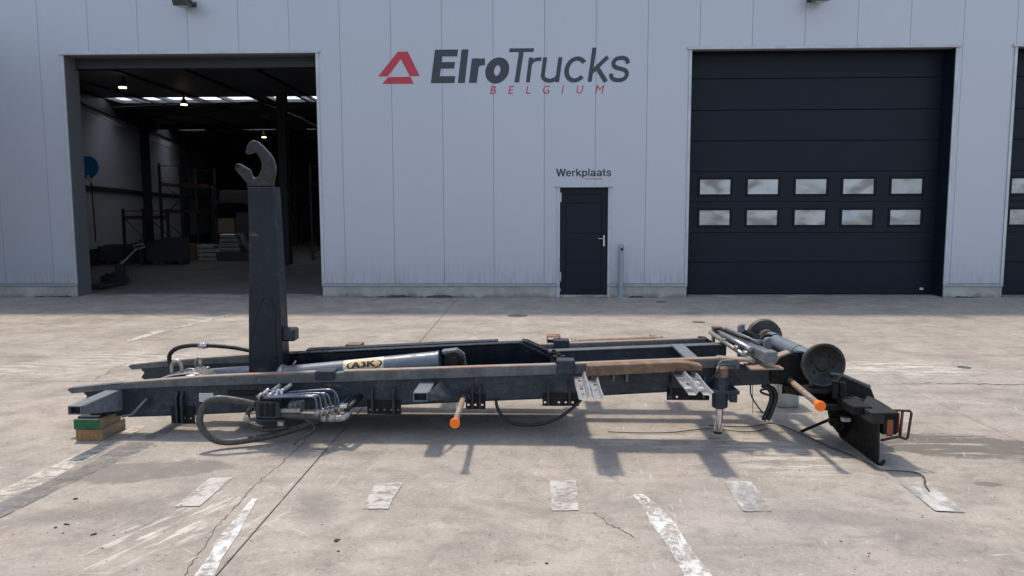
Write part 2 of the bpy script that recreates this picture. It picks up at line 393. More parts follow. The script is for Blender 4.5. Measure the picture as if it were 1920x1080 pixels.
# ------------------------------------------------------------------ mesh helpers
class G:
    """collects shapes (world coordinates), then links them as one mesh object"""
    def __init__(s):
        s.bm = bmesh.new()
        s.sm = False
    def box(s, x0, x1, y0, y1, z0, z1, bev=0.0, rot=None):
        c = Vector(((x0 + x1) / 2, (y0 + y1) / 2, (z0 + z1) / 2))
        mt = Matrix.Translation(c) @ (rot or Matrix()) @ Matrix.Diagonal((abs(x1 - x0), abs(y1 - y0), abs(z1 - z0), 1))
        r = bmesh.ops.create_cube(s.bm, size=1, matrix=mt)
        if bev:
            es = list({e for v in r['verts'] for e in v.link_edges})
            bmesh.ops.bevel(s.bm, geom=es, offset=bev, segments=1, affect='EDGES')
        return s
    def prism(s, pts, a0, a1, axis='y', bev=0.0):
        """polygon in the plane across `axis`, pushed from a0 to a1; pts = (x,z) for y, (x,y) for z, (y,z) for x"""
        def mk(p, a):
            return {'y': (p[0], a, p[1]), 'z': (p[0], p[1], a), 'x': (a, p[0], p[1])}[axis]
        A = [s.bm.verts.new(mk(p, a0)) for p in pts]
        B = [s.bm.verts.new(mk(p, a1)) for p in pts]
        n = len(pts)
        fs = [s.bm.faces.new(A), s.bm.faces.new(B[::-1])]
        for i in range(n):
            fs.append(s.bm.faces.new((A[i], B[i], B[(i + 1) % n], A[(i + 1) % n])))
        bmesh.ops.recalc_face_normals(s.bm, faces=fs)
        if bev:
            es = list({e for f in fs[:2] for e in f.edges})
            bmesh.ops.bevel(s.bm, geom=es, offset=bev, segments=1, affect='EDGES')
        return s
    def tube(s, pts, r, n=12, caps=True, smooth=True, r1=None):
        pts = [Vector(p) for p in pts]
        rings = []
        up = None
        for i, p in enumerate(pts):
            d = (pts[min(i + 1, len(pts) - 1)] - pts[max(i - 1, 0)]).normalized()
            if up is None:
                up = Vector((0, 0, 1)) if abs(d.z) < 0.9 else Vector((1, 0, 0))
            a = d.cross(up)
            if a.length < 1e-5: a = d.cross(Vector((0, 1, 0)))
            a.normalize()
            up = a.cross(d).normalized()
            rr = r if r1 is None else r + (r1 - r) * i / (len(pts) - 1)
            rings.append([s.bm.verts.new(p + (a * math.cos(2 * math.pi * k / n) + up * math.sin(2 * math.pi * k / n)) * rr) for k in range(n)])
        for A, B in zip(rings, rings[1:]):
            for k in range(n):
                f = s.bm.faces.new((A[k], A[(k + 1) % n], B[(k + 1) % n], B[k]))
                f.smooth = smooth
        if caps:
            s.bm.faces.new(rings[0][::-1]); s.bm.faces.new(rings[-1])
        return s
    def lathe(s, prof, org, axis, n=40, caps=True):
        """prof = (distance along axis, radius)"""
        ax = Vector(axis).normalized(); org = Vector(org)
        a = ax.orthogonal().normalized(); b_ = ax.cross(a)
        rings = []
        for h, r in prof:
            rings.append([s.bm.verts.new(org + ax * h + (a * math.cos(2 * math.pi * k / n) + b_ * math.sin(2 * math.pi * k / n)) * max(r, 1e-4)) for k in range(n)])
        fs = []
        for A, B in zip(rings, rings[1:]):
            for k in range(n):
                f = s.bm.faces.new((A[k], A[(k + 1) % n], B[(k + 1) % n], B[k])); f.smooth = False; fs.append(f)
        ns = len(fs)
        if caps: fs += [s.bm.faces.new(rings[0][::-1]), s.bm.faces.new(rings[-1])]
        bmesh.ops.recalc_face_normals(s.bm, faces=fs)
        for f in fs[:ns]:
            f.smooth = True
        for e in {e for f in fs for e in f.edges}:
            if e.is_manifold and e.calc_face_angle(0) > 0.6: e.smooth = False
        return s
    def poly(s, pts):
        s.bm.faces.new([s.bm.verts.new(p) for p in pts]); return s
    def strip(s, L, Rr):
        A = [s.bm.verts.new(p) for p in L]; B = [s.bm.verts.new(p) for p in Rr]
        for i in range(len(L) - 1):
            s.bm.faces.new((A[i], B[i], B[i + 1], A[i + 1]))
        return s
    def plate_holes(s, x0, x1, y0, y1, z0, z1, holes, r, zc):
        """upright plate with square-cut round-ish holes you can see through"""
        s.box(x0, x1, y0, y1, zc + r, z1)
        s.box(x0, x1, y0, y1, z0, zc - r)
        xs = sorted(holes)
        edges = [x0] + [v for h in xs for v in (h - r, h + r)] + [x1]
        for i in range(0, len(edges), 2):
            if edges[i + 1] > edges[i]:
                s.box(edges[i], edges[i + 1], y0, y1, zc - r, zc + r)
        return s
    def out(s, name, mat, parent=None, **props):
        me = bpy.data.meshes.new(name)
        if s.bm.verts:
            lo = Vector([min(v.co[i] for v in s.bm.verts) for i in range(3)])
            hi = Vector([max(v.co[i] for v in s.bm.verts) for i in range(3)])
            c = (lo + hi) / 2
            if parent is None: c.z = lo.z
        else:
            c = Vector()
        bmesh.ops.translate(s.bm, verts=s.bm.verts, vec=-c)
        s.bm.normal_update()
        s.bm.to_mesh(me); s.bm.free()
        me.materials.append(M[mat] if isinstance(mat, str) else mat)
        o = bpy.data.objects.new(name, me)
        COL.objects.link(o)
        return place(o, c, parent, **props)

def wpos(o):
    p = Vector(o.location)
    while o.parent:
        o = o.parent; p += o.location
    return p
def place(o, c, parent, **props):
    o.location = Vector(c) - (wpos(parent) if parent else Vector())
    o.parent = parent
    for k, v in props.items(): o[k] = v
    return o
def thing(name, loc, label, cat, group=None, kind=None):
    o = bpy.data.objects.new(name, None)
    o.empty_display_size = 0.2
    COL.objects.link(o); o.location = loc
    if label: o['label'] = label
    if cat: o['category'] = cat
    if group: o['group'] = group
    if kind: o['kind'] = kind
    return o
def box(name, x0, x1, y0, y1, z0, z1, mat, parent=None, bev=0.003, **p):
    return G().box(x0, x1, y0, y1, z0, z1, bev).out(name, mat, parent, **p)
def tube(name, pts, r, mat, parent=None, n=12, **p):
    return G().tube(pts, r, n).out(name, mat, parent, **p)
def curve(pts, n=10):
    """smooth curve through the points"""
    P = [Vector(p) for p in pts]
    P = [P[0] * 2 - P[1]] + P + [P[-1] * 2 - P[-2]]
    o = []
    for i in range(1, len(P) - 2):
        for k in range(n):
            t = k / n
            a, b_, c, d = P[i - 1:i + 3]
            o.append(0.5 * ((2 * b_) + (c - a) * t + (2 * a - 5 * b_ + 4 * c - d) * t * t + (3 * b_ - a - 3 * c + d) * t ** 3))
    o.append(P[-2])
    return o
def lerp_tab(tab, x):
    if x <= tab[0][0]: return tab[0][1] + (x - tab[0][0]) * (tab[1][1] - tab[0][1]) / (tab[1][0] - tab[0][0])
    for (a, va), (b_, vb) in zip(tab, tab[1:]):
        if x <= b_: return va + (vb - va) * (x - a) / (b_ - a)
    return tab[-1][1] + (x - tab[-1][0]) * (tab[-1][1] - tab[-2][1]) / (tab[-1][0] - tab[-2][0])
def text(name, s, x, z, height, mat, parent, width=None, shear=0.0, off=0.0, y=-0.004, spacing=1.0, rot=None, depth=0.0015, **props):
    cu = bpy.data.curves.new(name, 'FONT')
    cu.body = s; cu.size = 1.0; cu.shear = shear; cu.offset = off; cu.space_character = spacing
    cu.extrude = 0.0; cu.resolution_u = 6
    o = bpy.data.objects.new(name + '_tmp', cu)
    COL.objects.link(o)
    dg = bpy.context.evaluated_depsgraph_get()
    me = bpy.data.meshes.new_from_object(o.evaluated_get(dg))
    bpy.data.objects.remove(o); bpy.data.curves.remove(cu)
    g = G(); g.bm.from_mesh(me); bpy.data.meshes.remove(me)
    xs = [v.co.x for v in g.bm.verts]; ys = [v.co.y for v in g.bm.verts]
    x0, x1, y0, y1 = min(xs), max(xs), min(ys), max(ys)
    sz_ = height / (y1 - y0)
    sx_ = sz_ if width is None else width / (x1 - x0)
    for v in g.bm.verts:
        px, pz = (v.co.x - x0) * sx_, (v.co.y - y0) * sz_
        v.co = Vector((x + px, y, z + pz)) if rot is None else rot(px, pz)
    bmesh.ops.recalc_face_normals(g.bm, faces=g.bm.faces)
    return g.out(name, mat, parent, **props)

# ------------------------------------------------------------------ ground and yard
G().poly([(-400, -400, -0.06), (400, -400, -0.06), (400, 400, -0.06), (-400, 400, -0.06)]).out('ground', 'ground', kind='structure')
yard = thing('concrete_yard', (0, -8, 0), None, None, kind='structure')
box('joint_bed', -32, 34, -24, 0.02, -0.055, -0.016, 'joint', yard, 0)
XJ = [-31.5, -26.5, -21.5, -16.5, -11.5, -6.5, -1.5, 3.62, 8.6, 13.6, 18.6, 23.6, 28.6, 33.6]
YJ = [-22.8, -15.2, -7.58, 0.0]
for i in range(len(XJ) - 1):
    for j in range(3):
        x0, x1, y0, y1 = XJ[i], XJ[i + 1], YJ[j], YJ[j + 1]
        tw = 0.0
        gx = 0.004
        g = G(); g.box(x0 + gx, x1 - gx, y0 + 0.005, y1 - (0.005 if j < 2 else 0.0), -0.05, 0.0, 0.003)
        g.out('concrete_slab', 'concrete', yard)

def ribbon(name, pix, widths, mat, z=0.004, jit=0.0, **p):
    """flat mark on the slab following pixel points of the photograph"""
    pts = [Vector((*PG(u, v), z)) for u, v in pix]
    L, Rr = [], []
    for i, q in enumerate(pts):
        d = (pts[min(i + 1, len(pts) - 1)] - pts[max(i - 1, 0)]).normalized()
        nrm = Vector((-d.y, d.x, 0))
        ww = widths[i] if isinstance(widths, (list, tuple)) else widths
        ww *= 0.5 * (1 + random.uniform(-jit, jit))
        L.append(q + nrm * ww); Rr.append(q - nrm * ww)
    return G().strip(L, Rr).out(name, mat, yard, **p)

ribbon('painted_line', [(478, 936), (455, 968), (430, 1004), (404, 1046), (376, 1092)], [0.04, 0.07, 0.085, 0.095, 0.1], 'line_white', 0.004, 0.3)
ribbon('painted_line', [(1196, 928), (1220, 950), (1246, 986), (1275, 1030), (1318, 1094)], [0.07, 0.12, 0.13, 0.135, 0.14], 'line_white', 0.004, 0.25)
ribbon('painted_line', [(-60, 962), (20, 926), (90, 890), (150, 860), (200, 835), (262, 800)], [0.2, 0.2, 0.18, 0.16, 0.12, 0.1], 'line_left', 0.004)
ribbon('painted_line', [(-60, 990), (20, 948), (90, 915), (170, 878), (250, 838), (320, 803), (370, 780)], [0.12, 0.13, 0.16, 0.18, 0.16, 0.13, 0.1], 'line_grey', 0.005, 0.5)
ribbon('painted_line', [(240, 640), (300, 622), (360, 608), (440, 588)], [0.12, 0.16, 0.14, 0.1], 'line_left', 0.004)
def quad_mark(px, mat, z=0.004, **p):
    c = [Vector((*PG(u, v), z)) for u, v in px]
    g = G(); n = 9
    # wobbly edged sheet
    pts = []
    for i in range(4):
        a, b_ = c[i], c[(i + 1) % 4]
        for k in range(n):
            q = a.lerp(b_, (k + 0.12 if k == 0 else k) / n)
            pts.append(q + Vector((random.uniform(-1, 1), random.uniform(-1, 1), 0)) * 0.004)
    g.poly(pts)
    return g.out('floor_patch', mat, yard, **p)
P5 = [[(393, 897), (437, 896), (375, 950), (328, 951)], [(704, 908), (755, 906), (728, 955), (678, 955)],
      [(1030, 903), (1080, 902), (1085, 958), (1035, 959)], [(1357, 905), (1408, 904), (1447, 960), (1393, 960)],
      [(1686, 907), (1740, 908), (1811, 962), (1755, 960)]]
for i, q in enumerate(P5):
    if i < 3:
        quad_mark(q, 'patch_pale', 0.005)
    else:
        quad_mark(q, 'patch_base', 0.004)
        quad_mark(q, 'patch_worn', 0.008)
# cracks and the old sawn line
def crack(pix, w0, seed):
    rr = random.Random(seed)
    pts = []
    for a, b_ in zip(pix, pix[1:]):
        for k in range(7):
            t = k / 7
            pts.append((a[0] + (b_[0] - a[0]) * t + rr.uniform(-4, 4), a[1] + (b_[1] - a[1]) * t + rr.uniform(-1.2, 1.2)))
    pts.append(pix[-1])
    ribbon('slab_crack', pts, [w0 * rr.uniform(0.15, 1.3) for _ in pts], 'crack', 0.0025)
crack([(590, 806), (560, 838), (525, 870), (480, 908), (430, 960), (405, 990), (372, 1040), (345, 1080)], 0.006, 3)
crack([(1115, 962), (1140, 982), (1165, 995), (1188, 1008)], 0.008, 4)
crack([(1690, 718), (1760, 719), (1850, 720), (1920, 721)], 0.02, 5)
crack([(0, 642), (60, 652), (130, 641), (215, 632)], 0.006, 6)
crack([(180, 712), (215, 690), (250, 677)], 0.006, 8)
for (u, v, rx) in ((970, 592, 0.17), (1310, 604, 0.1), (1467, 655, 0.09), (1240, 566, 0.1), (1808, 689, 0.07)):
    x, y = PG(u, v)
    G().prism([(x + rx * math.cos(k * math.pi / 10), y + rx * math.sin(k * math.pi / 10)) for k in range(20)], -0.01, 0.004, 'z').out('drain_cover', 'cover', yard)

# ------------------------------------------------------------------ workshop building
bld = thing('workshop_building', (0, 6, 0), 'grey metal-clad workshop hall with red and charcoal lettering and big dark gates', 'workshop')
ZT = 5.94
OPEN = [(-9.29, -4.265, 4.815), (0.53, 1.485, 2.185), (3.07, 8.09, 4.815), (9.25, 14.28, 4.815)]
def zbot(x, lo):
    for a, b_, h in OPEN:
        if a < x < b_: return h
    return lo
def spans(x0, x1):
    xs = sorted({x0, x1} | {e for a, b_, _ in OPEN for e in (a, b_) if x0 < e < x1})
    return list(zip(xs, xs[1:]))
for k in range(-6, 27):
    x0, x1 = -9.78 + k + 0.003, -9.78 + k + 1 - 0.003
    low = []
    for a, b_ in spans(x0, x1):
        low.append((a, b_, zbot((a + b_) / 2, 0.28)))
    pts = []
    for a, b_, z in low:
        pts += [(a, z), (b_, z)]
    q = []
    for p in pts:
        if not q or (abs(q[-1][0] - p[0]) + abs(q[-1][1] - p[1])) > 1e-6: q.append(p)
    q += [(x1, ZT), (x0, ZT)]
    G().prism(q, 0.0, 0.028, 'y').out('wall_panel', 'cladding', bld)
# core behind the panels
g = G()
for a, b_ in spans(-15.8, 17.2):
    z = zbot((a + b_) / 2, 0.0)
    g.box(a, b_, 0.0285, 0.14, z, ZT)
g.out('wall_core', 'core', bld)
box('parapet_cap', -15.8, 17.2, -0.03, 0.2, ZT, ZT + 0.03, 'trim', bld)
# plinths and drip flashings
for a, b_ in spans(-15.8, 17.2):
    if zbot((a + b_) / 2, 0) > 0: continue
    box('plinth', a + 0.012, b_ - 0.012, -0.012, 0.027, -0.01, 0.215, 'plinth', bld, 0.004)
    box('drip_flashing', a, b_, -0.03, 0.0265, 0.217, 0.272, 'drip', bld, 0.004)
# dirt and moss swept up against the foot of the wall
rw = random.Random(5)
for xa, xb in ((-3.5, -1.3), (-10.2, -9.4), (1.9, 2.5), (8.3, 8.8)):
    L, Q, T = [], [], []
    n = int((xb - xa) / 0.045)
    for k in range(n + 1):
        x = xa + (xb - xa) * k / n
        e = max(0.0, math.sin(math.pi * k / n)) ** 0.5 * max(0.1, 0.55 + 0.5 * math.sin(k * 0.31 + xa) + rw.uniform(-.3, .3))
        L.append((x, -0.0135, 0.004 + 0.045 * e)); Q.append((x, -0.016 - 0.07 * e, 0.002)); T.append((x, -0.016 - 0.03 * e, 0.003 + 0.03 * e))
    g = G().strip(L, T); g.strip(T, Q); g.out('swept_dirt', 'clod', yard)
# trims round the openings
for i, (a, b_, h) in enumerate(OPEN):
    wd = 0.055 if i != 1 else 0.05
    box('door_trim', a - wd, a, -0.022, -0.001, 0.0 if i == 1 else 0.274, h, 'trim', bld, 0.003)
    box('door_trim', b_, b_ + wd, -0.022, -0.001, 0.0 if i == 1 else 0.274, h, 'trim', bld, 0.003)
    ext = 0.09
    box('door_head_trim', a - ext, b_ + ext, -0.045, -0.001, h + 0.002, h + (0.05 if i != 1 else 0.035), 'trim', bld, 0.003)
# reveals
for i, (a, b_, h) in enumerate(OPEN):
    if i == 1: continue
    mt = 'reveal' if i == 0 else 'anthracite'
    box('door_reveal', a - 0.12, a + 0.003, 0.141, 0.46, 0, h + 0.1, mt, bld, 0)
    box('door_reveal', b_ - 0.003, b_ + 0.12, 0.141, 0.46, 0, h + 0.1, mt, bld, 0)
    box('door_reveal', a + 0.004, b_ - 0.004, 0.141, 0.46, h - 0.003, h + 0.1, mt, bld, 0)
    box('door_reveal', a - 0.001, a + 0.004, 0.002, 0.1405, 0.0, h, mt, bld, 0)
    box('door_reveal', b_ - 0.004, b_ + 0.001, 0.002, 0.1405, 0.0, h, mt, bld, 0)
    box('threshold', a + 0.006, b_ - 0.006, 0.005, 0.46, -0.02, 0.012, 'plinth', bld, 0)
# open gate: last section of the raised door shows under the head
box('raised_door_edge', -9.28, -4.275, 0.36, 0.42, 4.62, 4.81, 'steel_dark', bld)
tube('door_seal', [(-9.28, 0.39, 4.61), (-4.275, 0.39, 4.61)], 0.018, 'gate_black', bld)

# sectional gates: every section is a piece, every pane sits in its own frame
def gate(a, b_, h, panes=True):
    yd = 0.40
    d = G().box(a + 0.004, b_ - 0.004, yd + 0.05, yd + 0.06, 0.02, h).out('sectional_door', 'gate_black', bld)
    zl = [PY(1520, v, yd)[1] for v in (552, 491.3, 435.7, 377.9, 321.4, 263.5, 205.6, 146.4, 88)]
    zl[0] = 0.03
    wpx = [(1312.6, 1369.5), (1402, 1459), (1492, 1549.5), (1581, 1638.5), (1671.5, 1729)]
    xw = [(PY(p, 350, yd)[0] - 3.07 + a, PY(q, 350, yd)[0] - 3.07 + a) for p, q in wpx]
    rows = {3: [PY(1520, v, yd)[1] for v in (363.5, 336)], 2: [PY(1520, v, yd)[1] for v in (421.5, 394)]}
    rows = {2: rows[2], 3: rows[3]}
    for k in range(8):
        z0, z1 = zl[k] + 0.005, zl[k + 1] - 0.005
        g = G()
        if k in rows:
            p0, p1 = rows[k]
            g.box(a + 0.006, b_ - 0.006, yd, yd + 0.045, z0, p0 - 0.03)
            g.box(a + 0.006, b_ - 0.006, yd, yd + 0.045, p1 + 0.03, z1)
            e = [a + 0.006] + [v for x0, x1 in xw for v in (x0 - 0.03, x1 + 0.03)] + [b_ - 0.006]
            for i in range(0, len(e), 2):
                g.box(e[i], e[i + 1], yd, yd + 0.045, p0 - 0.03, p1 + 0.03)
        else:
            g.box(a + 0.006, b_ - 0.006, yd, yd + 0.045, z0, z1, 0.004)
        g.out('door_section', 'anthracite', d)
        if k in rows:
            p0, p1 = rows[k]
            for x0, x1 in xw:
                g = G()
                g.box(x0 - 0.045, x1 + 0.045, yd - 0.012, yd - 0.001, p1, p1 + 0.045, 0.002); g.box(x0 - 0.045, x1 + 0.045, yd - 0.012, yd - 0.001, p0 - 0.045, p0, 0.002)
                g.box(x0 - 0.045, x0, yd - 0.012, yd - 0.001, p0, p1, 0.002); g.box(x1, x1 + 0.045, yd - 0.012, yd - 0.001, p0, p1, 0.002)
                g.out('window_frame', 'gate_black', d)
                box('window_pane', x0 - 0.02, x1 + 0.02, yd + 0.004, yd + 0.012, p0 - 0.02, p1 + 0.02, 'pane', d, 0)
    box('bottom_seal', a + 0.006, b_ - 0.006, yd + 0.005, yd + 0.04, 0.013, 0.034, 'gate_black', d, 0)
    box('lock_plate', b_ - 0.24, b_ - 0.17, yd - 0.008, yd - 0.001, 0.11, 0.155, 'white_plate', d, 0.002)
gate(3.07, 8.09, 4.815)
gate(9.25, 14.28, 4.815)

# staff door
sd = box('staff_door', 0.535, 1.48, 0.062, 0.1, 0.05, 2.18, 'anthracite', bld, 0.002)
for (a0, a1, b0, b1) in ((0.545, 0.645, 0.052, 2.175), (1.36, 1.47, 0.052, 2.175)):
    box('door_stile', a0, a1, 0.045, 0.061, b0, b1, 'anthracite', sd, 0.003)
zz = [0.052, 0.145, 0.70, 1.27, 1.87, 2.045]
box('door_rail', 0.647, 1.358, 0.045, 0.061, 0.052, 0.15, 'anthracite', sd, 0.003)
box('door_rail', 0.647, 1.358, 0.045, 0.061, 2.06, 2.175, 'anthracite', sd, 0.003)
for z0, z1 in ((0.155, 0.685), (0.692, 1.275), (1.282, 1.875), (1.882, 2.052)):
    box('door_panel', 0.652, 1.353, 0.05, 0.061, z0, z1, 'anthracite', sd, 0.004)
box('door_reveal', 0.53, 0.5345, 0.0, 0.1, 0.0, 2.184, 'trim', bld, 0)
box('door_reveal', 1.4805, 1.485, 0.0, 0.1, 0.0, 2.184, 'trim', bld, 0)
box('door_sill', 0.535, 1.48, -0.02, 0.1, 0.0, 0.045, 'plinth', bld, 0.004)
G().box(1.395, 1.43, 0.032, 0.0445, 1.02, 1.24, 0.004).tube([(1.412, 0.0445, 1.175), (1.412, -0.005, 1.175), (1.37, -0.015, 1.175), (1.29, -0.015, 1.175)], 0.011, 10).out('door_handle', 'steel_bright', sd)
for z in (0.32, 1.9):
    box('door_hinge', 0.538, 0.562, 0.02, 0.0445, z, z + 0.19, 'steel_bright', sd, 0.004)
for z in (0.12,):
    box('door_hinge', 0.538, 0.556, 0.028, 0.0445, z, z + 0.05, 'steel_bright', sd, 0.003)

# unseen dark block, added at the left to darken that end of the facade
g = G(); g.box(-16.0, -13.2, -14.0, -0.04, 0.0, 6.0); g.out('unseen_shade_block', 'shade_block', bld)
# lettering on the facade
def wp(u, v): return PY(u, v, 0)
def arc(cx, cy, rx, ry, a0, a1, n=18):
    return [(cx + rx * math.cos(R(a0 + (a1 - a0) * k / n)), cy + ry * math.sin(R(a0 + (a1 - a0) * k / n))) for k in range(n + 1)]
def glyph(ch, w):
    """grotesque letter as pen strokes (path, width); cap height 1, x-height 0.73"""
    X = 0.73; h = w * 0.5; v = w * 0.88; q = v * 0.5
    if ch == 'E': return [([(h, 0), (h, 1)], w), ([(h, 1 - q), (.66, 1 - q)], v), ([(h, .53), (.62, .53)], v * .95), ([(h, q), (.68, q)], v)]
    if ch == 'l' or ch == 'I': return [([(h, 0), (h, 1)], w)]
    if ch == 'r': return [([(h, 0), (h, X)], w), (arc(h + .24, X - q - .2, .24, .2, 175, 88, 10) + [(.40, X - q + .005)], v)]
    if ch == 'o': return [(arc(.32, X / 2, .32 - h, X / 2 - q + .012, 90, 450, 40), w)]
    if ch == 'T': return [([(0, 1 - q), (.64, 1 - q)], v), ([(.32, 0), (.32, 1 - q)], w)]
    if ch == 'u': return [([(h, X)] + arc(.29, .22, .29 - h, .22 - q + .012, 180, 345, 16), w * .97), ([(.58 - h, 0), (.58 - h, X)], w)]
    if ch == 'c': return [(arc(.31, X / 2, .31 - h, X / 2 - q + .012, 38, 322, 30), w)]
    if ch == 'k': return [([(h, 0), (h, 1)], w), ([(h, .26), (.50, X)], w), ([(.22, .42), (.55, 0)], w * 1.05)]
    if ch == 's':
        p = [(.53, .53), (.49, .645), (.38, .70), (.27, .705), (.14, .67), (.075, .575), (.10, .47), (.20, .405), (.33, .37), (.47, .325), (.545, .23), (.52, .10), (.42, .035), (.29, .022), (.15, .05), (.065, .13), (.045, .23)]
        p = [(x * .98, (y - .36) * (X - v + .03) / .685 + X / 2) for x, y in p]
        return [([(a.x, a.y) for a in curve([(x, y, 0) for x, y in p], 3)], w)]
    if ch == 'e': return [(arc(.31, X / 2, .31 - h, X / 2 - q + .012, 0, 318, 34), w), ([(h, X / 2), (.62 - h * .3, X / 2)], v * .85)]
    if ch == 'p': return [([(h, -.24), (h, X)], w), (arc(.33, X / 2, .31 - h, X / 2 - q + .012, 90, 450, 36), w)]
    if ch == 'a': return [(arc(.27, .50, .25 - h, .23 - q + .012, 165, 90, 8) + arc(.33, .50, .24 - h + .0, .23 - q + .012, 85, 0, 8) + [(.57 - h, 0)], w), (arc(.27, .205, .27 - h, .205 - q + .012, 60, 420, 26), w * .92)]
    if ch == 't': return [([(.19, .93)] + [(.19, .2)] + arc(.33, .17, .14, .17 - q, 180, 285, 8), w), ([(0, X - q), (.38, X - q)], v * .85)]
    if ch == 'W': return [([(.05, 1), (.26, 0)], w), ([(.26, 0), (.475, .98)], w * .95), ([(.475, .98), (.69, 0)], w), ([(.69, 0), (.90, 1)], w)]
    if ch == 'A': return [([(.05, 0), (.36, 1)], w), ([(.36, 1), (.67, 0)], w), ([(.17, .28), (.55, .28)], v)]
    if ch == 'J': return [([(.10, 1 - q), (.44, 1 - q)], v), ([(.44 - h, 1)] + arc(.25, .2, .19 - h * .2, .2 - q, 0, -165, 14), w)]
    if ch == 'K': return [([(h, 0), (h, 1)], w), ([(h, .40), (.60, 1)], w), ([(.25, .58), (.66, 0)], w)]
def letters(chs, w, fit, mat, par, name, shear=0.0, sub=1):
    """fit(i) -> function (px, pz, layer) placing unit coordinates; every letter one flat cut-out"""
    for i, ch in enumerate(chs):
        st = glyph(ch, w)
        g = G(); pts_all = []; rows = []
        for k, (path, ww) in enumerate(st):
            if sub > 1:
                path = [(a[0] + (b_[0] - a[0]) * q / sub, a[1] + (b_[1] - a[1]) * q / sub) for a, b_ in zip(path, path[1:]) for q in range(sub)] + [path[-1]]
            P = [Vector((x, y)) for x, y in path]
            closed = (P[0] - P[-1]).length < 1e-4
            L, Q = [], []
            for j, p in enumerate(P):
                a = P[j - 1] if j > 0 else (P[-2] if closed else p)
                c = P[j + 1] if j < len(P) - 1 else (P[1] if closed else p)
                d1_ = (p - a).normalized() if (p - a).length > 1e-6 else (c - p).normalized()
                d2_ = (c - p).normalized() if (c - p).length > 1e-6 else d1_
                t = (d1_ + d2_).normalized(); nr = Vector((-t.y, t.x))
                m_ = ww / 2 / max(0.6, abs(nr.dot(Vector((-d1_.y, d1_.x)))))
                L.append(p + nr * m_); Q.append(p - nr * m_)
            L = [Vector((p.x + shear * p.y, p.y)) for p in L]; Q = [Vector((p.x + shear * p.y, p.y)) for p in Q]
            rows.append((L, Q)); pts_all += L + Q
        if ch == 'W':
            for L, Q in rows:
                for p in L + Q: p.y = p.y
        x0 = min(p.x for p in pts_all); x1 = max(p.x for p in pts_all)
        f = fit(i)
        for k, (L, Q) in enumerate(rows):
            g.strip([f((p.x - x0) / (x1 - x0), p.y, k) for p in L], [f((p.x - x0) / (x1 - x0), p.y, k) for p in Q])
        bmesh.ops.recalc_face_normals(g.bm, faces=g.bm.faces)
        g.out(name, mat, par)
def facade_fit(xs, z0, hgt):
    def mk(i):
        a, b_ = PY(xs[i][0], 150, 0)[0], PY(xs[i][1], 150, 0)[0]
        return lambda u, y, k: (a + (b_ - a) * u, -0.0040 - 0.0004 * k, z0 + y * hgt)
    return mk
cx_ = lambda c: 690 + c / 3.692
letters('Elro', 0.235, facade_fit([(cx_(434), cx_(626)), (cx_(622), cx_(698)), (cx_(698), cx_(811)), (cx_(812), cx_(978))], 4.222, 0.640), 'letter_dark', bld, 'lettering', 0.135)
letters('Trucks', 0.125, facade_fit([(cx_(977), cx_(1150)), (cx_(1093), cx_(1201)), (cx_(1196), cx_(1346)), (cx_(1358), cx_(1510)), (cx_(1520), cx_(1668)), (cx_(1668), cx_(1811))], 4.225, 0.648), 'letter_dark', bld, 'lettering', 0.135)
for ch, u0, u1 in (('B', 918.5, 930), ('E', 953, 964), ('L', 986, 994.5), ('G', 1018, 1031), ('I', 1053, 1057.5), ('U', 1081, 1094), ('M', 1116, 1133)):
    xa, xb = wp(u0, 169)[0], wp(u1, 169)[0]
    text('lettering', ch, xa, 4.005, 0.155, 'letter_red', bld, xb - xa, 0.2, 0.0, y=-0.004)
wx = lambda c: 1020 + c / 4.0
letters('Werkplaats', 0.165, facade_fit([(wx(a), wx(b_)) for a, b_ in ((92, 168), (168, 209), (215, 240), (245, 286), (289, 330), (337, 347), (352, 393), (399, 441), (443, 470), (474, 512))], 2.405, 0.148), 'letter_dark', bld, 'lettering')
xa = wp(1097, 336)[0]
box('lettering_underline', xa, xb - 0.02, -0.0045, -0.0035, 2.345, 2.358, 'letter_red', bld, 0)
def ppoly(name, pts, mat):
    G().prism([wp(*p) for p in pts], -0.0045, -0.003, 'y').out(name, mat, bld)
# red triangle emblem: the arch and the separate foot
ppoly('emblem', [(709, 143.5), (746, 97), (764.5, 96.5), (787, 142.5), (768.5, 143), (751.5, 111), (727, 143.5)], 'letter_red')
ppoly('emblem', [(716.5, 157.5), (728, 144.5), (769.5, 144), (776, 157)], 'letter_red')

# flood lamps above the gates
def flood(x, label, zb):
    f = thing('flood_lamp', (x, -0.1, zb), label, 'lamp', 'flood lamps on the facade')
    G().prism([(-0.46, zb + 0.10), (-0.40, zb), (-0.16, zb + 0.03), (-0.13, zb + 0.19), (-0.20, zb + 0.24)], x - 0.13, x + 0.13, 'x', 0.008).out('housing', 'lamp_grey', f)
    G().prism([(-0.392, zb - 0.004), (-0.17, zb + 0.024), (-0.172, zb + 0.028), (-0.394, zb)], x - 0.11, x + 0.11, 'x').out('glass', 'lamp_glass', f)
    G().box(x - 0.155, x - 0.135, -0.3, -0.02, zb + 0.10, zb + 0.13, 0.002).box(x + 0.135, x + 0.155, -0.3, -0.02, zb + 0.10, zb + 0.13, 0.002).box(x - 0.155, x + 0.155, -0.02, -0.001, zb + 0.07, zb + 0.16, 0.002).out('bracket', 'lamp_grey', f)
flood(PY(341, 5, -0.3)[0], 'grey flood lamp on the wall above the open gate', PY(341, 10, -0.4)[1])
flood(PY(1539, 0, -0.3)[0], 'grey flood lamp on the wall above the closed dark gate', PY(1539, 1, -0.4)[1])

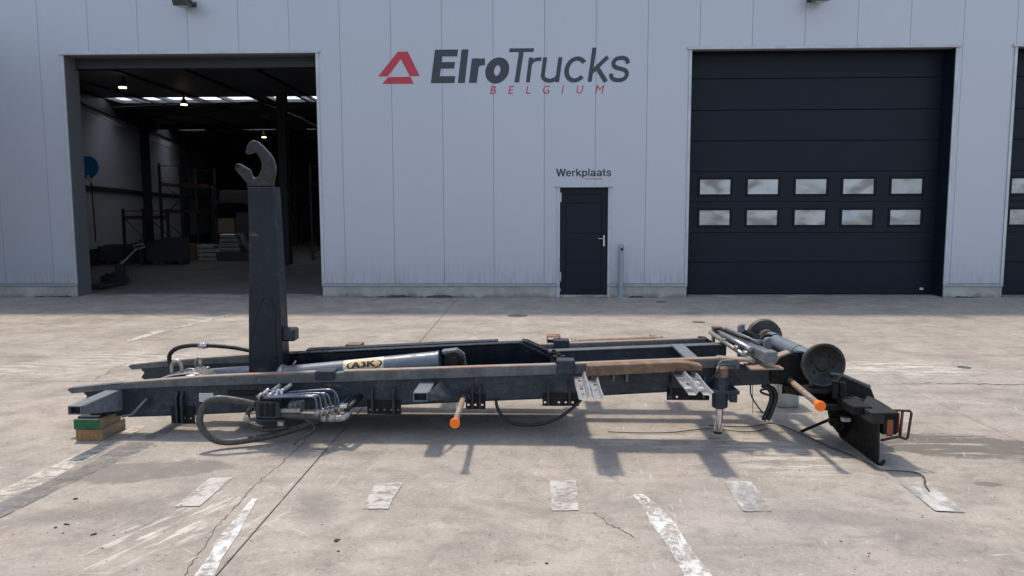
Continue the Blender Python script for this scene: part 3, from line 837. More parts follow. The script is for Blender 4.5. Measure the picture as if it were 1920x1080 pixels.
# hall shell: roof with translucent strips, side wall that runs off at an angle, back wall, floor
RZ = 5.55
def hole_row(y0, y1, xs, x_lo=-22.0, x_hi=17.0):
    e = [x_lo] + [v for p in xs for v in p] + [x_hi]
    return [(e[i], e[i + 1], y0, y1) for i in range(0, len(e), 2)]
row1 = [(-14.4, -13.7), (-13.6, -12.7), (-12.6, -11.6), (-11.5, -10.6), (-10.5, -9.4), (-8.9, -7.9), (-7.75, -6.7), (-4.0, -2.0), (1.0, 3.0), (6, 8)]
row2 = [(-16.5, -15.0), (-13.5, -12.0), (-10.5, -9.0), (-7, -5.5), (-4, -2.5), (1, 3)]
g = G()
for (a, b_, c, d) in [(-22, 17, 0.14, 10.3), (-22, 17, 11.5, 19.0), (-22, 17, 20.2, 30.2)] + hole_row(10.3, 11.5, row1) + hole_row(19.0, 20.2, row2):
    g.box(a, b_, c, d, RZ, RZ + 0.12)
g.out('roof', 'deck', bld)
for (y0, y1, row) in ((10.3, 11.5, row1), (19.0, 20.2, row2)):
    for a, b_ in row:
        G().box(a + 0.002, b_ - 0.002, y0 + 0.002, y1 - 0.002, RZ + 0.1, RZ + 0.106).out('rooflight', 'rooflight', bld)
def lw(y): return -12.0 - 0.25 * y
G().prism([(lw(0.2), 0.2), (lw(30), 30), (lw(30) - 0.2, 30), (lw(0.2) - 0.2, 0.2)], 0.0, RZ - 0.002, 'z').out('side_wall', 'hall_wall', bld)
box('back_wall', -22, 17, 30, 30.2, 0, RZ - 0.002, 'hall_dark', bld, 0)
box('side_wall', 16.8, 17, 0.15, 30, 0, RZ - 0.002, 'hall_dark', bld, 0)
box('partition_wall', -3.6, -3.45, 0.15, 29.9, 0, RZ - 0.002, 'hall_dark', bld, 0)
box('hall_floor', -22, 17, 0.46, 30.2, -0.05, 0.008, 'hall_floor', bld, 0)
def along(y, off=0.03): return lw(y) + off
def wallbar(name, y0, y1, z0, z1, t, mat):
    G().prism([(lw(y0) + 0.004, y0), (lw(y1) + 0.004, y1), (lw(y1) + t, y1), (lw(y0) + t, y0)], z0, z1, 'z').out(name, mat, bld)
wallbar('wall_girt', 0.5, 29.5, 2.44, 2.58, 0.1, 'steel_dark')
wallbar('wall_beam', 0.5, 29.5, 5.1, 5.52, 0.14, 'steel_dark')
wallbar('wall_skirting', 0.5, 29.5, 0.01, 0.55, 0.06, 'steel_dark')
for y in (3.2, 14.9, 22.0):
    x = lw(y) + 0.25
    G().box(x - 0.12, x + 0.12, y - 0.13, y - 0.11, 0.01, RZ - 0.02).box(x - 0.12, x + 0.12, y + 0.11, y + 0.13, 0.01, RZ - 0.02).box(x - 0.01, x + 0.01, y - 0.11, y + 0.11, 0.01, RZ - 0.02).out('steel_column', 'steel_dark', bld)
for (x, y) in ((-8.15, 9.6), (-9.6, 24)):
    G().box(x - 0.14, x + 0.14, y - 0.15, y - 0.12, 0.01, RZ - 0.02).box(x - 0.14, x + 0.14, y + 0.12, y + 0.15, 0.01, RZ - 0.02).box(x - 0.012, x + 0.012, y - 0.12, y + 0.12, 0.01, RZ - 0.02).out('steel_column', 'steel_dark', bld)
for y in (3.4, 13.2, 17.9, 23.0):
    G().box(lw(y) + 0.2, 16.5, y - 0.1, y + 0.1, RZ - 0.22, RZ - 0.002).out('roof_beam', 'steel_dark', bld)
for k in range(9):
    x = -15 + k * 1.9
    box('purlin', x - 0.03, x + 0.03, 3.6, 29.6, RZ - 0.07, RZ - 0.003, 'steel_dark', bld, 0)
tube('brace_rod', [(-13.9, 9.9, 5.15), (-9.0, 9.9, 5.3), (-7.6, 9.9, 4.75), (-6.6, 9.9, 4.2)], 0.05, 'steel_dark', bld, 8)
tube('air_pipe', [(lw(8) + 0.15, 8, 4.95), (lw(15) + 0.15, 15, 4.75), (lw(24) + 0.15, 24, 4.6)], 0.03, 'zinc', bld, 8)

# ------------------------------------------------------------------ things in the hall
for (u, v, z, lab) in ((230, 165, 5.2, 'lit yellowish ceiling lamp in the hall, nearest to the open gate'), (345, 197, 5.15, 'lit ceiling lamp under the roof window strip'),
                       (495, 258, 5.1, 'small lit lamp deep in the hall, above the hook')):
    x, y = PG(u, v, z)
    l = thing('hall_lamp', (x, y, z), lab, 'ceiling lamp', 'lit lamps in the hall')
    G().lathe([(0, 0.10), (0.025, 0.10)], (x, y, z), (0, 0, 1), 16).out('diffuser', 'lamp_lit', l)
    G().lathe([(0.0, 0.1), (0.08, 0.1), (0.2, 0.03), (RZ - z - 0.04, 0.012)], (x, y, z + 0.031), (0, 0, 1), 16).out('housing', 'lamp_grey', l)

def rack(x, y, wd, h, n, pitch, label, beams, levels):
    r = thing('storage_rack', (x + wd / 2, y, 0), label, 'rack', 'storage racks in the hall')
    for k in range(n):
        yy = y + k * pitch
        f = G().box(x, x + 0.08, yy, yy + 0.06, 0.01, h).box(x + wd - 0.08, x + wd, yy, yy + 0.06, 0.01, h).out('upright_frame', 'rack_blue', r)
        z = 0.3; s = 0
        while z + 0.7 < h:
            a, c = (x + 0.06, x + wd - 0.06) if s == 0 else (x + wd - 0.06, x + 0.06)
            tube('brace', [(a, yy + 0.03, z), (c, yy + 0.03, z + 0.62)], 0.016, 'rack_blue', f, 6)
            z += 0.62; s = 1 - s
        tube('brace', [(x + 0.05, yy + 0.03, h - 0.08), (x + wd - 0.05, yy + 0.03, h - 0.08)], 0.016, 'rack_blue', f, 6)
    for z in levels:
        for xx in (x, x + wd - 0.06):
            if beams: box('shelf_beam', xx, xx + 0.05, y + 0.065, y + (n - 1) * pitch - 0.005, z, z + 0.12, 'rack_beam', r, 0)
    return r
rack(-12.55, 10.0, 0.8, 3.35, 2, 2.7, 'tall dark rack frame with diagonal braces near the hall side wall', True, (1.7, 2.6))
rack(-13.3, 9.0, 0.75, 1.85, 2, 1.6, 'low dark rack frame beside the steel column', True, (1.5,))
rack(-12.0, 17.0, 1.0, 3.6, 2, 2.7, 'dim rack far back behind the cartons', True, (1.6, 2.6))
rack(-7.9, 11.5, 1.6, 3.4, 2, 2.7, 'wide braced rack to the right of the hook arm', False, ())
# cross beam racks seen face on
g = thing('shelf_unit', (-10.6, 11.6, 0), 'loaded dark shelving in the middle of the hall', 'shelving')
for x in (-11.4, -9.9):
    box('post', x, x + 0.07, 11.5, 11.57, 0.01, 2.6, 'rack_blue', g, 0)
for z in (0.9, 2.05):
    box('shelf', -11.4, -9.83, 11.58, 12.5, z, z + 0.1, 'rack_beam', g, 0)
for (x0, x1, z0, z1, mt) in ((-11.3, -10.7, 1.001, 1.5, 'carton'), (-10.65, -10.0, 1.001, 1.7, 'hall_dark'), (-11.2, -10.2, 2.151, 2.5, 'hall_dark')):
    box('load', x0, x1, 11.65, 12.4, z0, z1, mt, g, 0.01)
# pallets and boxes
def pallet(x, y, z, p):
    o = thing('pallet', (x, y, z), p, 'pallet', 'pallets on the hall floor')
    for k in range(5):
        box('board', x - 0.6, x + 0.6, y - 0.4 + k * 0.17, y - 0.29 + k * 0.17, z + 0.1, z + 0.122, 'pallet_wood', o, 0)
    for k in (-0.55, 0, 0.55):
        box('block', x + k - 0.05, x + k + 0.05, y - 0.4, y + 0.5, z + 0.002, z + 0.099, 'pallet_wood', o, 0)
    return o
px, py = PG(310, 492)
pallet(px, py + 0.4, 0.008, 'empty pallet below the dark bins on the hall floor')
px, py = PG(390, 490)
w_ = thing('board_stack', (px, py, 0.008), 'white boards in a slatted stack on the hall floor', 'boards')
for k in range(4):
    box('board', px - 0.36, px + (0.2 if k > 2 else 0.42), py, py + 0.5, 0.03 + k * 0.15, 0.13 + k * 0.15, 'white_box', w_, 0.004)
    if k < 3: box('spacer', px - 0.3, px - 0.2, py + 0.05, py + 0.45, 0.131 + k * 0.15, 0.179 + k * 0.15, 'pallet_wood', w_, 0)
px, py = PG(356, 490)
o = box('carton', px - 0.28, px + 0.22, py, py + 0.5, 0.008, 0.62, 'carton', None, 0.01)
o['label'] = 'brown carton beside the white board stack'; o['category'] = 'carton'; o['group'] = 'cartons in the hall'
px, py = PG(432, 490)
o = thing('film_bundle', (px, py, 0.008), 'pale film-wrapped load with a tilted sheet leaning on it', 'wrapped load')
box('crate', px - 0.5, px + 0.75, py, py + 0.8, 0.01, 0.33, 'hall_dark', o, 0.01)
for k in range(4):
    box('wrapped_layer', px - 0.42 + 0.02 * k, px + 0.35 - 0.05 * k, py + 0.02, py + 0.7, 0.335 + k * 0.16, 0.485 + k * 0.16, 'film', o, 0.03)
G().box(px + 0.42, px + 0.45, py + 0.1, py + 0.7, 0.34, 1.0, 0.004, Matrix.Rotation(R(-22), 4, 'Y')).out('leaning_sheet', 'film', o)
for i, (u, wd, h, lab) in enumerate(((185, 0.8, 0.62, 'low dark bin by the hall side wall'), (222, 0.9, 0.66, 'dark bin behind the pallet jack handle'), (292, 1.1, 0.75, 'wide dark crate left of the brown carton'), (322, 0.7, 0.9, 'taller dark crate beside the brown carton'))):
    px, py = PG(u, 497)
    c = thing('storage_bin', (px, py, 0.008), lab, 'bin', 'dark bins in the hall')
    g = G().box(px - wd / 2, px + wd / 2, py, py + 0.03, 0.14, h).box(px - wd / 2, px + wd / 2, py + 0.57, py + 0.6, 0.14, h).box(px - wd / 2, px - wd / 2 + 0.03, py + 0.031, py + 0.569, 0.14, h).box(px + wd / 2 - 0.03, px + wd / 2, py + 0.031, py + 0.569, 0.14, h)
    g.box(px - wd / 2 + 0.031, px + wd / 2 - 0.031, py + 0.031, py + 0.569, 0.14, 0.17); g.out('tub', 'hall_dark', c)
    for sx_ in (-1, 1):
        box('foot', px + sx_ * (wd / 2 - 0.08) - 0.05, px + sx_ * (wd / 2 - 0.08) + 0.05, py, py + 0.6, 0.01, 0.139, 'hall_dark', c, 0)
# hose reel on the side wall
ry = 8.4
rx = lw(ry)
uz = PY(163, 310, ry)
hr = thing('hose_reel', (rx + 0.2, ry, uz[1]), 'bright blue hose reel high on the hall side wall', 'hose reel')
hx = uz[0]
G().lathe([(-0.1, 0.30), (-0.08, 0.34), (-0.02, 0.34), (0, 0.28), (0.001, 0.2), (0.02, 0.2), (0.02, 0.06), (0.05, 0.06)], (hx, ry, uz[1] - 0.05), (0.0, -1, 0.1), 28).out('drum', 'blue', hr)
G().tube([(hx + 0.05, ry - 0.1, uz[1] - 0.3), (hx + 0.1, ry - 0.1, uz[1] - 0.45), (hx + 0.2, ry - 0.1, uz[1] - 0.5)], 0.05, 8).box(hx - 0.3, hx + 0.12, ry + 0.1, ry + 0.14, uz[1] - 0.4, uz[1] + 0.3).out('bracket', 'white_plate', hr)
tube('hose', curve([(hx + 0.16, ry - 0.1, uz[1] - 0.5), (hx + 0.18, ry - 0.1, uz[1] - 1.3), (hx + 0.2, ry - 0.1, uz[1] - 2.4)], 8), 0.02, 'rubber', hr, 8)
# pallet jack just inside the gate
jx, jy = PG(168, 543)
pj = thing('pallet_jack', (jx, jy, 0.01), 'pallet jack inside the open gate with its handle leaning right', 'pallet jack')
hx1, hz1 = PY(262, 463, jy + 1.6)
G().box(jx - 0.2, jx - 0.05, jy - 0.1, jy + 1.0, 0.03, 0.085, 0.006).box(jx + 0.15, jx + 0.3, jy - 0.1, jy + 1.0, 0.03, 0.085, 0.006).box(jx - 0.2, jx + 0.3, jy + 1.0, jy + 1.12, 0.06, 0.2, 0.006).out('fork', 'steel_dark', pj)
G().lathe([(-0.06, 0.1), (0.06, 0.1)], (jx + 0.05, jy + 1.2, 0.112), (1, 0, 0), 20).out('wheel', 'black', pj)
G().box(jx - 0.05, jx + 0.15, jy + 1.12, jy + 1.3, 0.14, 0.5, 0.01).out('pump', 'steel_dark', pj)
sx0, sy0 = PG(207, 514, .22)
ex0, ez0 = PY(256, 467, sy0 + .35)
tube('handle_shaft', [(sx0, sy0, .22), (ex0, sy0 + .35, ez0)], 0.024, 'zinc', pj, 10)
G().box(sx0 - .1, sx0 + .1, sy0 - .08, sy0 + .08, .05, .24, .02).lathe([(-.05, .09), (.05, .09)], (sx0 - .16, sy0, .1), (1, 0, 0), 18).out('steering_head', 'steel_dark', pj)
tube('handle', [(ex0, sy0 + .35, ez0), (ex0 - .06, sy0 + .3, ez0 + .08), (ex0 + .13, sy0 + .42, ez0 + .13), (ex0 + .17, sy0 + .45, ez0 + .05), (ex0, sy0 + .36, ez0)], 0.018, 'zinc', pj, 8)

# ------------------------------------------------------------------ bollard
bx_, by_ = PG(1161.5, 557)
by_ = -0.17
bl = thing('bollard', (bx_, by_, 0), 'slim grey steel bollard with padlock lug beside the staff door', 'bollard')
G().lathe([(0, 0.145), (0.012, 0.145), (0.02, 0.135), (0.021, 0.06)], (bx_, by_, 0.001), (0, 0, 1), 28).out('base_plate', 'bollard', bl)
G().lathe([(0.0, 0.05), (1.0, 0.05), (1.03, 0.045), (1.045, 0.03), (1.05, 0.005)], (bx_, by_, 0.022), (0, 0, 1), 28).out('post', 'bollard', bl)
G().box(bx_ - 0.012, bx_ + 0.028, by_ - 0.075, by_ - 0.05, 0.95, 1.0, 0.003).out('lug', 'black', bl)

# ------------------------------------------------------------------ hooklift frame
HL = thing('hooklift_frame', (-0.6, -8.9, 0.0), 'dark grey hook lift body frame lying on the yard with its hook arm raised', 'hook lift')
ZTOP = [(-3.61, .36), (-3.25, .40), (-2.87, .43), (-2.5, .46), (-1.63, .497), (-.93, .52), (-.4, .54), (.2, .56), (.4, .57), (1.36, .61), (1.9, .632)]
ZFL = [(-3.55, .32), (-3.25, .35), (-2.88, .37), (-1.63, .412), (-.4, .46), (.16, .48), (1.9, .56)]
ZWB = [(-3.3, .13), (-2.71, .152), (-1.23, .23), (-.65, .262), (0, .29), (.98, .35), (1.7, .395), (2.0, .412)]
zt = lambda x: lerp_tab(ZTOP, x)
zf = lambda x: lerp_tab(ZFL, x)
zw = lambda x: lerp_tab(ZWB, x)
YN, YF = -9.37, -8.42
def frange(a, b_, n): return [a + (b_ - a) * i / n for i in range(n + 1)]
def side_rail(sgn, y_out, x_end):
    yo = lambda d: y_out + sgn * d
    xs = [x for x in frange(-3.5, x_end, 18)]
    web = [(-3.50, zf(-3.5) - .002), (-3.47, .29), (-3.50, .245), (-3.33, .135)] + [(x, zw(x)) for x in frange(-3.2, x_end, 10)] + [(x, zf(x) - .002) for x in frange(x_end, -3.4, 12)]
    ys = sorted((yo(0.028), yo(0.06)))
    rail = G().prism(web, ys[0], ys[1], 'y').out('side_rail', 'frame_grey', HL)
    fl = [(-3.61, zt(-3.61) - 0.012), (-3.575, zf(-3.575))] + [(x, zf(x)) for x in frange(-3.5, x_end, 14)] + [(x, zt(x) - 0.012) for x in frange(x_end, -3.5, 14)]
    ys = sorted((yo(0.0), yo(0.07)))
    G().prism(fl, ys[0], ys[1], 'y', 0.003).out('flange', 'flange', rail)
    # wear strip on top, in welded lengths
    for a, b_ in ((-3.6, -3.18), (-3.17, -1.66), (-1.45, 0.17), (0.30, x_end)):
        st = [(x, zt(x) - 0.0118) for x in frange(a, b_, 8)] + [(x, zt(x) + (0.0 if a > -3.3 else -0.004)) for x in frange(b_, a, 8)]
        G().prism(st, ys[0] + 0.004, ys[1] - 0.004, 'y', 0.002).out('wear_strip', 'wear_top' if a > -3.3 else 'flange', rail)
    # lower lip
    lip = [(x, zw(x) - 0.008) for x in frange(-3.15, x_end, 10)] + [(x, zw(x) - 0.0005) for x in frange(x_end, -3.15, 10)]
    ys = sorted((yo(0.02), yo(0.09)))
    G().prism(lip, ys[0], ys[1], 'y').out('lower_lip', 'frame_grey', rail)
    return rail
rn = side_rail(1, YN, 1.42)
rf = side_rail(-1, YF, 1.50)
# far rail's chamfered tail, near rail's lower tail
G().prism([(1.44, .625), (1.50, .622), (1.56, .58), (1.60, .50), (1.60, .40), (1.44, .395)], YF - 0.06, YF - 0.02, 'y', 0.003).out('rail_tail', 'frame_grey', rf)
G().prism([(1.30, .585), (1.36, .60), (1.42, .608), (1.42, .385), (1.30, .375)], YN + 0.062, YN + 0.10, 'y', 0.003).out('rail_stiffener', 'frame_grey', rn)
G().prism([(1.40, .59), (1.52, .57), (1.62, .545), (2.06, .53), (2.10, .42), (1.42, .385)], YN + 0.03, YN + 0.062, 'y', 0.003).out('rail_tail', 'frame_grey', rn)
G().prism([(1.4, .615), (1.62, .60), (1.66, .585), (1.66, .575), (1.4, .59)], YN - 0.0, YN + 0.10, 'y', 0.003).out('tail_flange', 'wear_top', rn)
# humped end plate carrying the roller shaft
hump = [PY(u, v, YN) for u, v in ((1445, 690), (1460, 668), (1480, 661), (1497, 668), (1516, 698), (1519, 722), (1468, 722), (1446, 718))]
G().prism(hump, YN - 0.002, YN + 0.026, 'y', 0.003).out('end_plate', 'black', rn)
hp = [PY(u, v, YN) for u, v in ((1442, 690), (1459, 667), (1480, 659.5), (1482, 662), (1461, 671), (1446, 692))]
G().prism(hp, YN - 0.012, YN + 0.08, 'y', 0.002).out('end_plate_cap', 'wear_top', rn)
hump2 = [(x, z) for x, z in hump]
G().prism(hump2, YF - 0.03, YF, 'y', 0.003).out('end_plate', 'frame_grey', rf)
# dark clamp saddles on the near rail
for (u0, u1, v0, v1) in ((591, 626, 698, 713), (1044, 1078, 678, 701)):
    xa, za = PY(u0, v1, YN - 0.03); xb, zb = PY(u1, v0, YN - 0.03)
    box('rail_clamp', xa, xb, YN - 0.035, YN + 0.09, za, zb + 0.008, 'frame_grey', HL, 0.005)
    box('rail_clamp', xa, xb, YF - 0.09, YF + 0.03, za, zb + 0.008, 'frame_grey', HL, 0.005)
# rust-brown guide beam outside the near rail and its far twin
ga = [(0.40, .495), (0.40, .575), (1.06, .605), (1.12, .603), (1.245, .578), (1.245, .542)]
G().prism(ga, -9.50, YN - 0.001, 'y', 0.006).out('guide_beam', 'rust', HL)
G().prism(ga, YF + 0.001, YF + 0.08, 'y', 0.006).out('guide_beam', 'rust', HL)
for u in (1120, 1150, 1175, 1290, 1305):
    x, z = PY(u, 702, -9.42)
    box('beam_lug', x - 0.008, x + 0.008, -9.45, YN + 0.03, z - 0.05, z + 0.012, 'flange', HL, 0)
# cross members
for x in (-3.0, -1.3, 0.25, 1.3):
    box('cross_member', x, x + 0.08, YN + 0.061, YF - 0.061, zw(x) + 0.02, zw(x) + 0.13, 'frame_grey', HL, 0.004)
xa = 1.16
G().prism([(xa, .60), (xa + 0.10, .60), (xa + 0.10, .48), (xa + 0.08, .48), (xa + 0.08, .585), (xa, .585)], YN + 0.072, -8.70, 'y', 0.002).out('cross_member', 'tube_grey', HL)
# centre beam of the rear part
mb = [(0.10, .42), (0.10, .53), (1.62, .595), (1.62, .47)]
cb_ = G().prism(mb, -8.72, -8.66, 'y', 0.004).out('centre_beam', 'frame_grey', HL)
G().prism([(0.10, .531), (1.62, .596), (1.62, .606), (0.10, .541)], -8.74, -8.64, 'y', 0.002).out('beam_cap', 'flange', cb_)

shade_plate_pts = [(-2.4, zw(-2.4) + .03), (.32, zw(.32) + .03), (.32, zw(.32) + .045), (-2.4, zw(-2.4) + .045)]
G().prism(shade_plate_pts, -9.27, -8.79, 'y', 0.002).out('base_plate', 'frame_grey', HL)  # unseen plate added to widen and deepen the shadow under the frame
# tipping frame: two navy box beams with tapered tail
tip = [(-2.28, .36), (-2.20, .505), (-0.11, .61), (0.19, .465), (0.20, .33)]
tf = G().prism(tip, -8.78, -8.60, 'y', 0.004).out('tipping_frame', 'navy', HL)
G().prism([(-2.15, .513), (-0.11, .6155), (-0.11, .6275), (-2.15, .525)], -8.80, -8.72, 'y', 0.003).out('top_plate', 'navy_lit', tf)
G().prism([(-1.95, .522), (-0.30, .603), (-0.30, .618), (-1.95, .537)], -8.665, -8.57, 'y', 0.003).out('top_plate', 'navy_lit', tf)
G().prism([(-0.108, .6185), (-0.098, .6255), (0.215, .474), (0.2, .467)], -8.80, -8.775, 'y', 0.002).out('tail_edge', 'navy_lit', tf)
G().prism([(-0.10, .612), (-0.085, .628), (-0.05, .622), (0.28, .478), (0.25, .462), (0.2, .455)], -8.74, -8.60, 'y', 0.003).out('tail_plate', 'navy', tf)
for x, y, z in ((0.16, -9.0, .52), (0.22, -9.12, .51), (0.12, -8.9, .535)):
    G().box(x, x + 0.1, y, y + 0.06, z, z + 0.03, 0.004).tube([(x + 0.05, y + 0.03, z + 0.03), (x + 0.05, y + 0.03, z + 0.045)], 0.016, 8).out('latch', 'black', tf)
box('latch_bar', 0.14, 0.2, -9.29, -8.81, .44, .49, 'navy', tf, 0.004)

# hook arm: tapered box column, hook head, stop block
AY0, AY1 = -9.0, -8.82
armp = [PY(u, v, AY0) for u, v in ((463, 350), (511.5, 350), (519, 470), (525, 575), (531, 700), (466, 700), (465.5, 420))]
arm = G().prism(armp, AY0, AY1, 'y', 0.008).out('hook_arm', 'arm', HL)
ox, oy = 430, 255
hk = [(250, 275), (256, 215), (266, 175), (288, 125), (318, 88), (355, 66), (392, 68), (432, 86), (520, 165), (600, 250), (645, 310), (682, 380), (705, 465), (706, 570), (682, 690), (674, 815),
      (270, 815), (270, 740), (200, 650), (120, 560), (85, 505), (82, 465), (98, 438), (125, 427), (160, 434), (225, 475), (300, 520), (322, 560), (340, 612), (362, 640), (392, 652), (425, 640), (455, 610), (482, 555), (495, 470), (488, 400), (465, 340), (432, 280), (402, 255), (365, 250), (320, 265)]
hkp = [PY(ox + a / 8.308, oy + b_ / 8.308, AY0 + 0.03) for a, b_ in hk]
kn = hk.index((270, 740)); order = list(range(kn, len(hk))) + list(range(0, kn - 2))
hkp = [(p.x, p.z) for p in curve([(hkp[i][0], 0, hkp[i][1]) for i in order], 3)] + [hkp[kn - 2], hkp[kn - 1]]
zmin = min(p[1] for p in armp[:2]) if False else armp[0][1] + 0.0005
hkp = [(x, max(z, zmin)) for x, z in hkp]
hook = G().prism(hkp, AY0 + 0.03, AY0 + 0.085, 'y', 0.007).out('hook', 'hook', arm)
cx, cz = PY(ox + 122 / 8.308, oy + 470 / 8.308, AY0 + 0.029)
G().lathe([(0, 0.018), (0.003, 0.018)], (cx, AY0 + 0.0285, cz), (0, -1, 0), 16).out('latch_hole', 'black', arm)
# weld seam of the gusset on the side of the arm
seam = [PY(u, v, AY0) for u, v in ((471, 640), (480, 600), (490, 566), (496, 559), (504, 558), (511, 563), (515, 578), (517, 640), (519, 672))]
tube('weld_seam', curve([(x, AY0 - 0.001, z) for x, z in seam], 6), 0.006, 'arm', arm, 6)
G().prism([PY(u, v, AY0) for u, v in ((467, 660), (480, 601), (490, 568), (497, 561), (504, 560), (510, 565), (514, 580), (516, 640), (518, 690), (467, 690))], AY0 - 0.004, AY0 - 0.0005, 'y').out('gusset_plate', 'arm', arm)
xa, za = PY(528, 640, -8.95); xb, zb = PY(553, 616, -8.95)
box('stop_block', xa, xb, -8.96, -8.84, za, zb, 'frame_grey', arm, 0.014)

# lift cylinders
def cylinder(y, p0, p1, rb, rr, xr0, label=None):
    a, c = Vector((p0[0], y, p0[1])), Vector((p1[0], y, p1[1]))
    d = (c - a).normalized()
    L = (c - a).length
    k = G().lathe([(0, rb * 0.82), (0.012, rb), (L - 0.02, rb), (L - 0.018, rb * 1.04), (L, rb * 1.04)], a, d, 36).out('lift_cylinder', 'cyl', HL)
    G().tube([a - d * xr0, a + d * 0.001], rr, 20).out('piston_rod', 'chrome', k)
    return k, a, d, L
k1, a1, d1, L1 = cylinder(-9.16, (-2.02, .405), (-0.735, .535), 0.085, 0.038, 0.55)
G().lathe([(0, 0.098), (0.02, 0.098)], a1 + d1 * 0.03, d1, 30).out('gland', 'zinc', k1)
tube('clip', [tuple(a1 + d1 * 0.12 + Vector((0, -0.03, 0.085))), tuple(a1 + d1 * 0.14 + Vector((0.01, -0.03, 0.125)))], 0.007, 'zinc', k1, 6)
# clevis
G().lathe([(0, 0.075), (0.09, 0.075)], (-0.62, -9.115, .545), (0, -1, 0), 26).lathe([(0, 0.04), (0.03, 0.04)], (-0.62, -9.205, .545), (0, -1, 0), 20).out('clevis_eye', 'black', HL)
cl_ = [PY(u, v, -9.1) for u, v in ((832, 657), (858, 654), (871, 664), (875, 690), (850, 700), (838, 690))]
G().prism(cl_, -9.09, -9.06, 'y', 0.003).out('clevis_plate', 'tube_grey', HL)
G().prism([PY(u, v, -9.1) for u, v in ((830, 656), (857, 653), (859, 657), (832, 661))], -9.17, -9.06, 'y', 0.002).out('clevis_plate', 'tube_grey', HL)
k2, a2, d2, L2 = cylinder(-8.92, (-2.74, .345), (-2.16, .39), 0.072, 0.035, 0.25)
# round label on the barrel: cream field, tan oval, black ring and letters, bent round the cylinder
side = Vector((0, -1, 0)); upv = d1.cross(Vector((0, 1, 0))).normalized()
if upv.z < 0: upv = -upv
def on_cyl(s, t, lift):
    """s along barrel, t = arc length up from the side line"""
    r = 0.085 + lift
    an = t / 0.085
    return a1 + d1 * s + side * (math.cos(an) * r) + upv * (math.sin(an) * r)
def patch(s0, s1, t0, t1, lift, mat, name, n=10):
    g = G()
    rows = [[g.bm.verts.new(on_cyl(s0 + (s1 - s0) * i / n, t0 + (t1 - t0) * j / n, lift)) for i in range(n + 1)] for j in range(n + 1)]
    for j in range(n):
        for i in range(n):
            g.bm.faces.new((rows[j][i], rows[j][i + 1], rows[j + 1][i + 1], rows[j + 1][i])).smooth = True
    return g.out(name, mat, k1)
def disc(sc_, tc_, ra, rb_, lift, mat, name, inner=0.0):
    g = G(); n = 40; m_ = 6
    rows = [[g.bm.verts.new(on_cyl(sc_ + ra * q * math.cos(2 * math.pi * i / n), tc_ + rb_ * q * math.sin(2 * math.pi * i / n), lift)) for i in range(n)]
            for q in [inner + (1 - inner) * (j + 0.02) / m_ for j in range(m_ + 1)]]
    for A, B in zip(rows, rows[1:]):
        for i in range(n):
            g.bm.faces.new((A[i], A[(i + 1) % n], B[(i + 1) % n], B[i]))
    return g.out(name, mat, k1)
s0 = 0.52
patch(s0 + 0.02, s0 + 0.34, 0.005, 0.122, 0.0012, 'cream', 'label_field')
disc(s0 + 0.19, 0.052, 0.142, 0.050, 0.0022, 'ink', 'label_ring')
disc(s0 + 0.19, 0.052, 0.126, 0.041, 0.0032, 'tan', 'label_oval')
disc(s0 + 0.185, 0.052, 0.108, 0.034, 0.0042, 'tan', 'label_oval')
def label_fit(i):
    a, b_ = ((0.085, 0.158), (0.150, 0.205), (0.208, 0.278))[i]
    return lambda u, y, k: on_cyl(s0 + a + (b_ - a) * u, 0.028 + y * 0.050, 0.0052 + 0.0003 * k)
letters('AJK', 0.23, label_fit, 'ink', k1, 'label_letters', 0.0, 6)

# outrigger tubes with gussets
def outrigger(x0, x1, zc, h, y_end, gus, zend=0.0):
    g = G()
    t = 0.006
    o = None
    y1 = YN + 0.03
    def B(a, b_, c, d): g.box(a, b_, y_end, y1, c, d)
    B(x0, x1, zc + h / 2 - t, zc + h / 2); B(x0, x1, zc - h / 2, zc - h / 2 + t)
    B(x0, x0 + t, zc - h / 2 + t, zc + h / 2 - t); B(x1 - t, x1, zc - h / 2 + t, zc + h / 2 - t)
    o = g.out('outrigger_tube', 'tube_grey', HL)
    box('tube_plug', x0 + t, x1 - t, y_end + 0.03, y_end + 0.04, zc - h / 2 + t, zc + h / 2 - t, 'black', o, 0)
    G().prism([(y_end + 0.02, zc + h / 2 - 0.004), (y1, zc + h / 2 + 0.0), (y1, zc - h / 2 - gus), (y1 - 0.05, zc - h / 2 - gus), (y_end + 0.02, zc - h / 2)], x1, x1 + 0.008, 'x').out('gusset', 'tube_grey', o)
    return o
xl, zl_ = PY(147, 774, -9.86)
outrigger(-3.295, -3.20, .318, 0.062, -9.86, 0.10)
outrigger(-0.862, -0.76, .385, 0.064, -9.70, 0.0)
# folded sheet gusset right of the middle tube
g = G().poly([(-0.757, -9.69, .415), (-0.757, -9.69, .354), (-0.60, YN + 0.02, .285), (-0.70, YN + 0.02, .43)])
bmesh.ops.solidify(g.bm, geom=list(g.bm.faces), thickness=0.006)
g.out('side_gusset', 'tube_grey', HL)
# side marker rods with orange caps
def rod(p0, p1, r):
    p0, p1 = Vector(p0), Vector(p1); d = (p1 - p0).normalized()
    o = G().tube([p0, p1 - d * 0.01], r, 16).out('marker_rod', 'rod_tan', HL)
    G().lathe([(0, r * 1.15), (0.03, r * 1.3), (0.05, r * 1.62), (0.062, r * 1.62), (0.066, r * 1.45)], p1 - d * 0.05, d, 22).out('end_cap', 'orange', o)
    G().lathe([(0.0, r * 1.5), (0.04, r * 1.3)], p0, d, 16).out('socket', 'frame_grey', o)
x0, z0 = PY(869, 746, YN)
x1, y1 = PG(853, 793, 0.30)
rod((x0, YN + 0.02, 0.30), (x1, y1, 0.30), 0.0215)
x0, z0 = PY(1480, 712, YN)
x1, y1 = PG(1537.5, 761, 0.40)
rod((x0, YN + 0.02, z0), (x1, y1, 0.40), 0.0225)
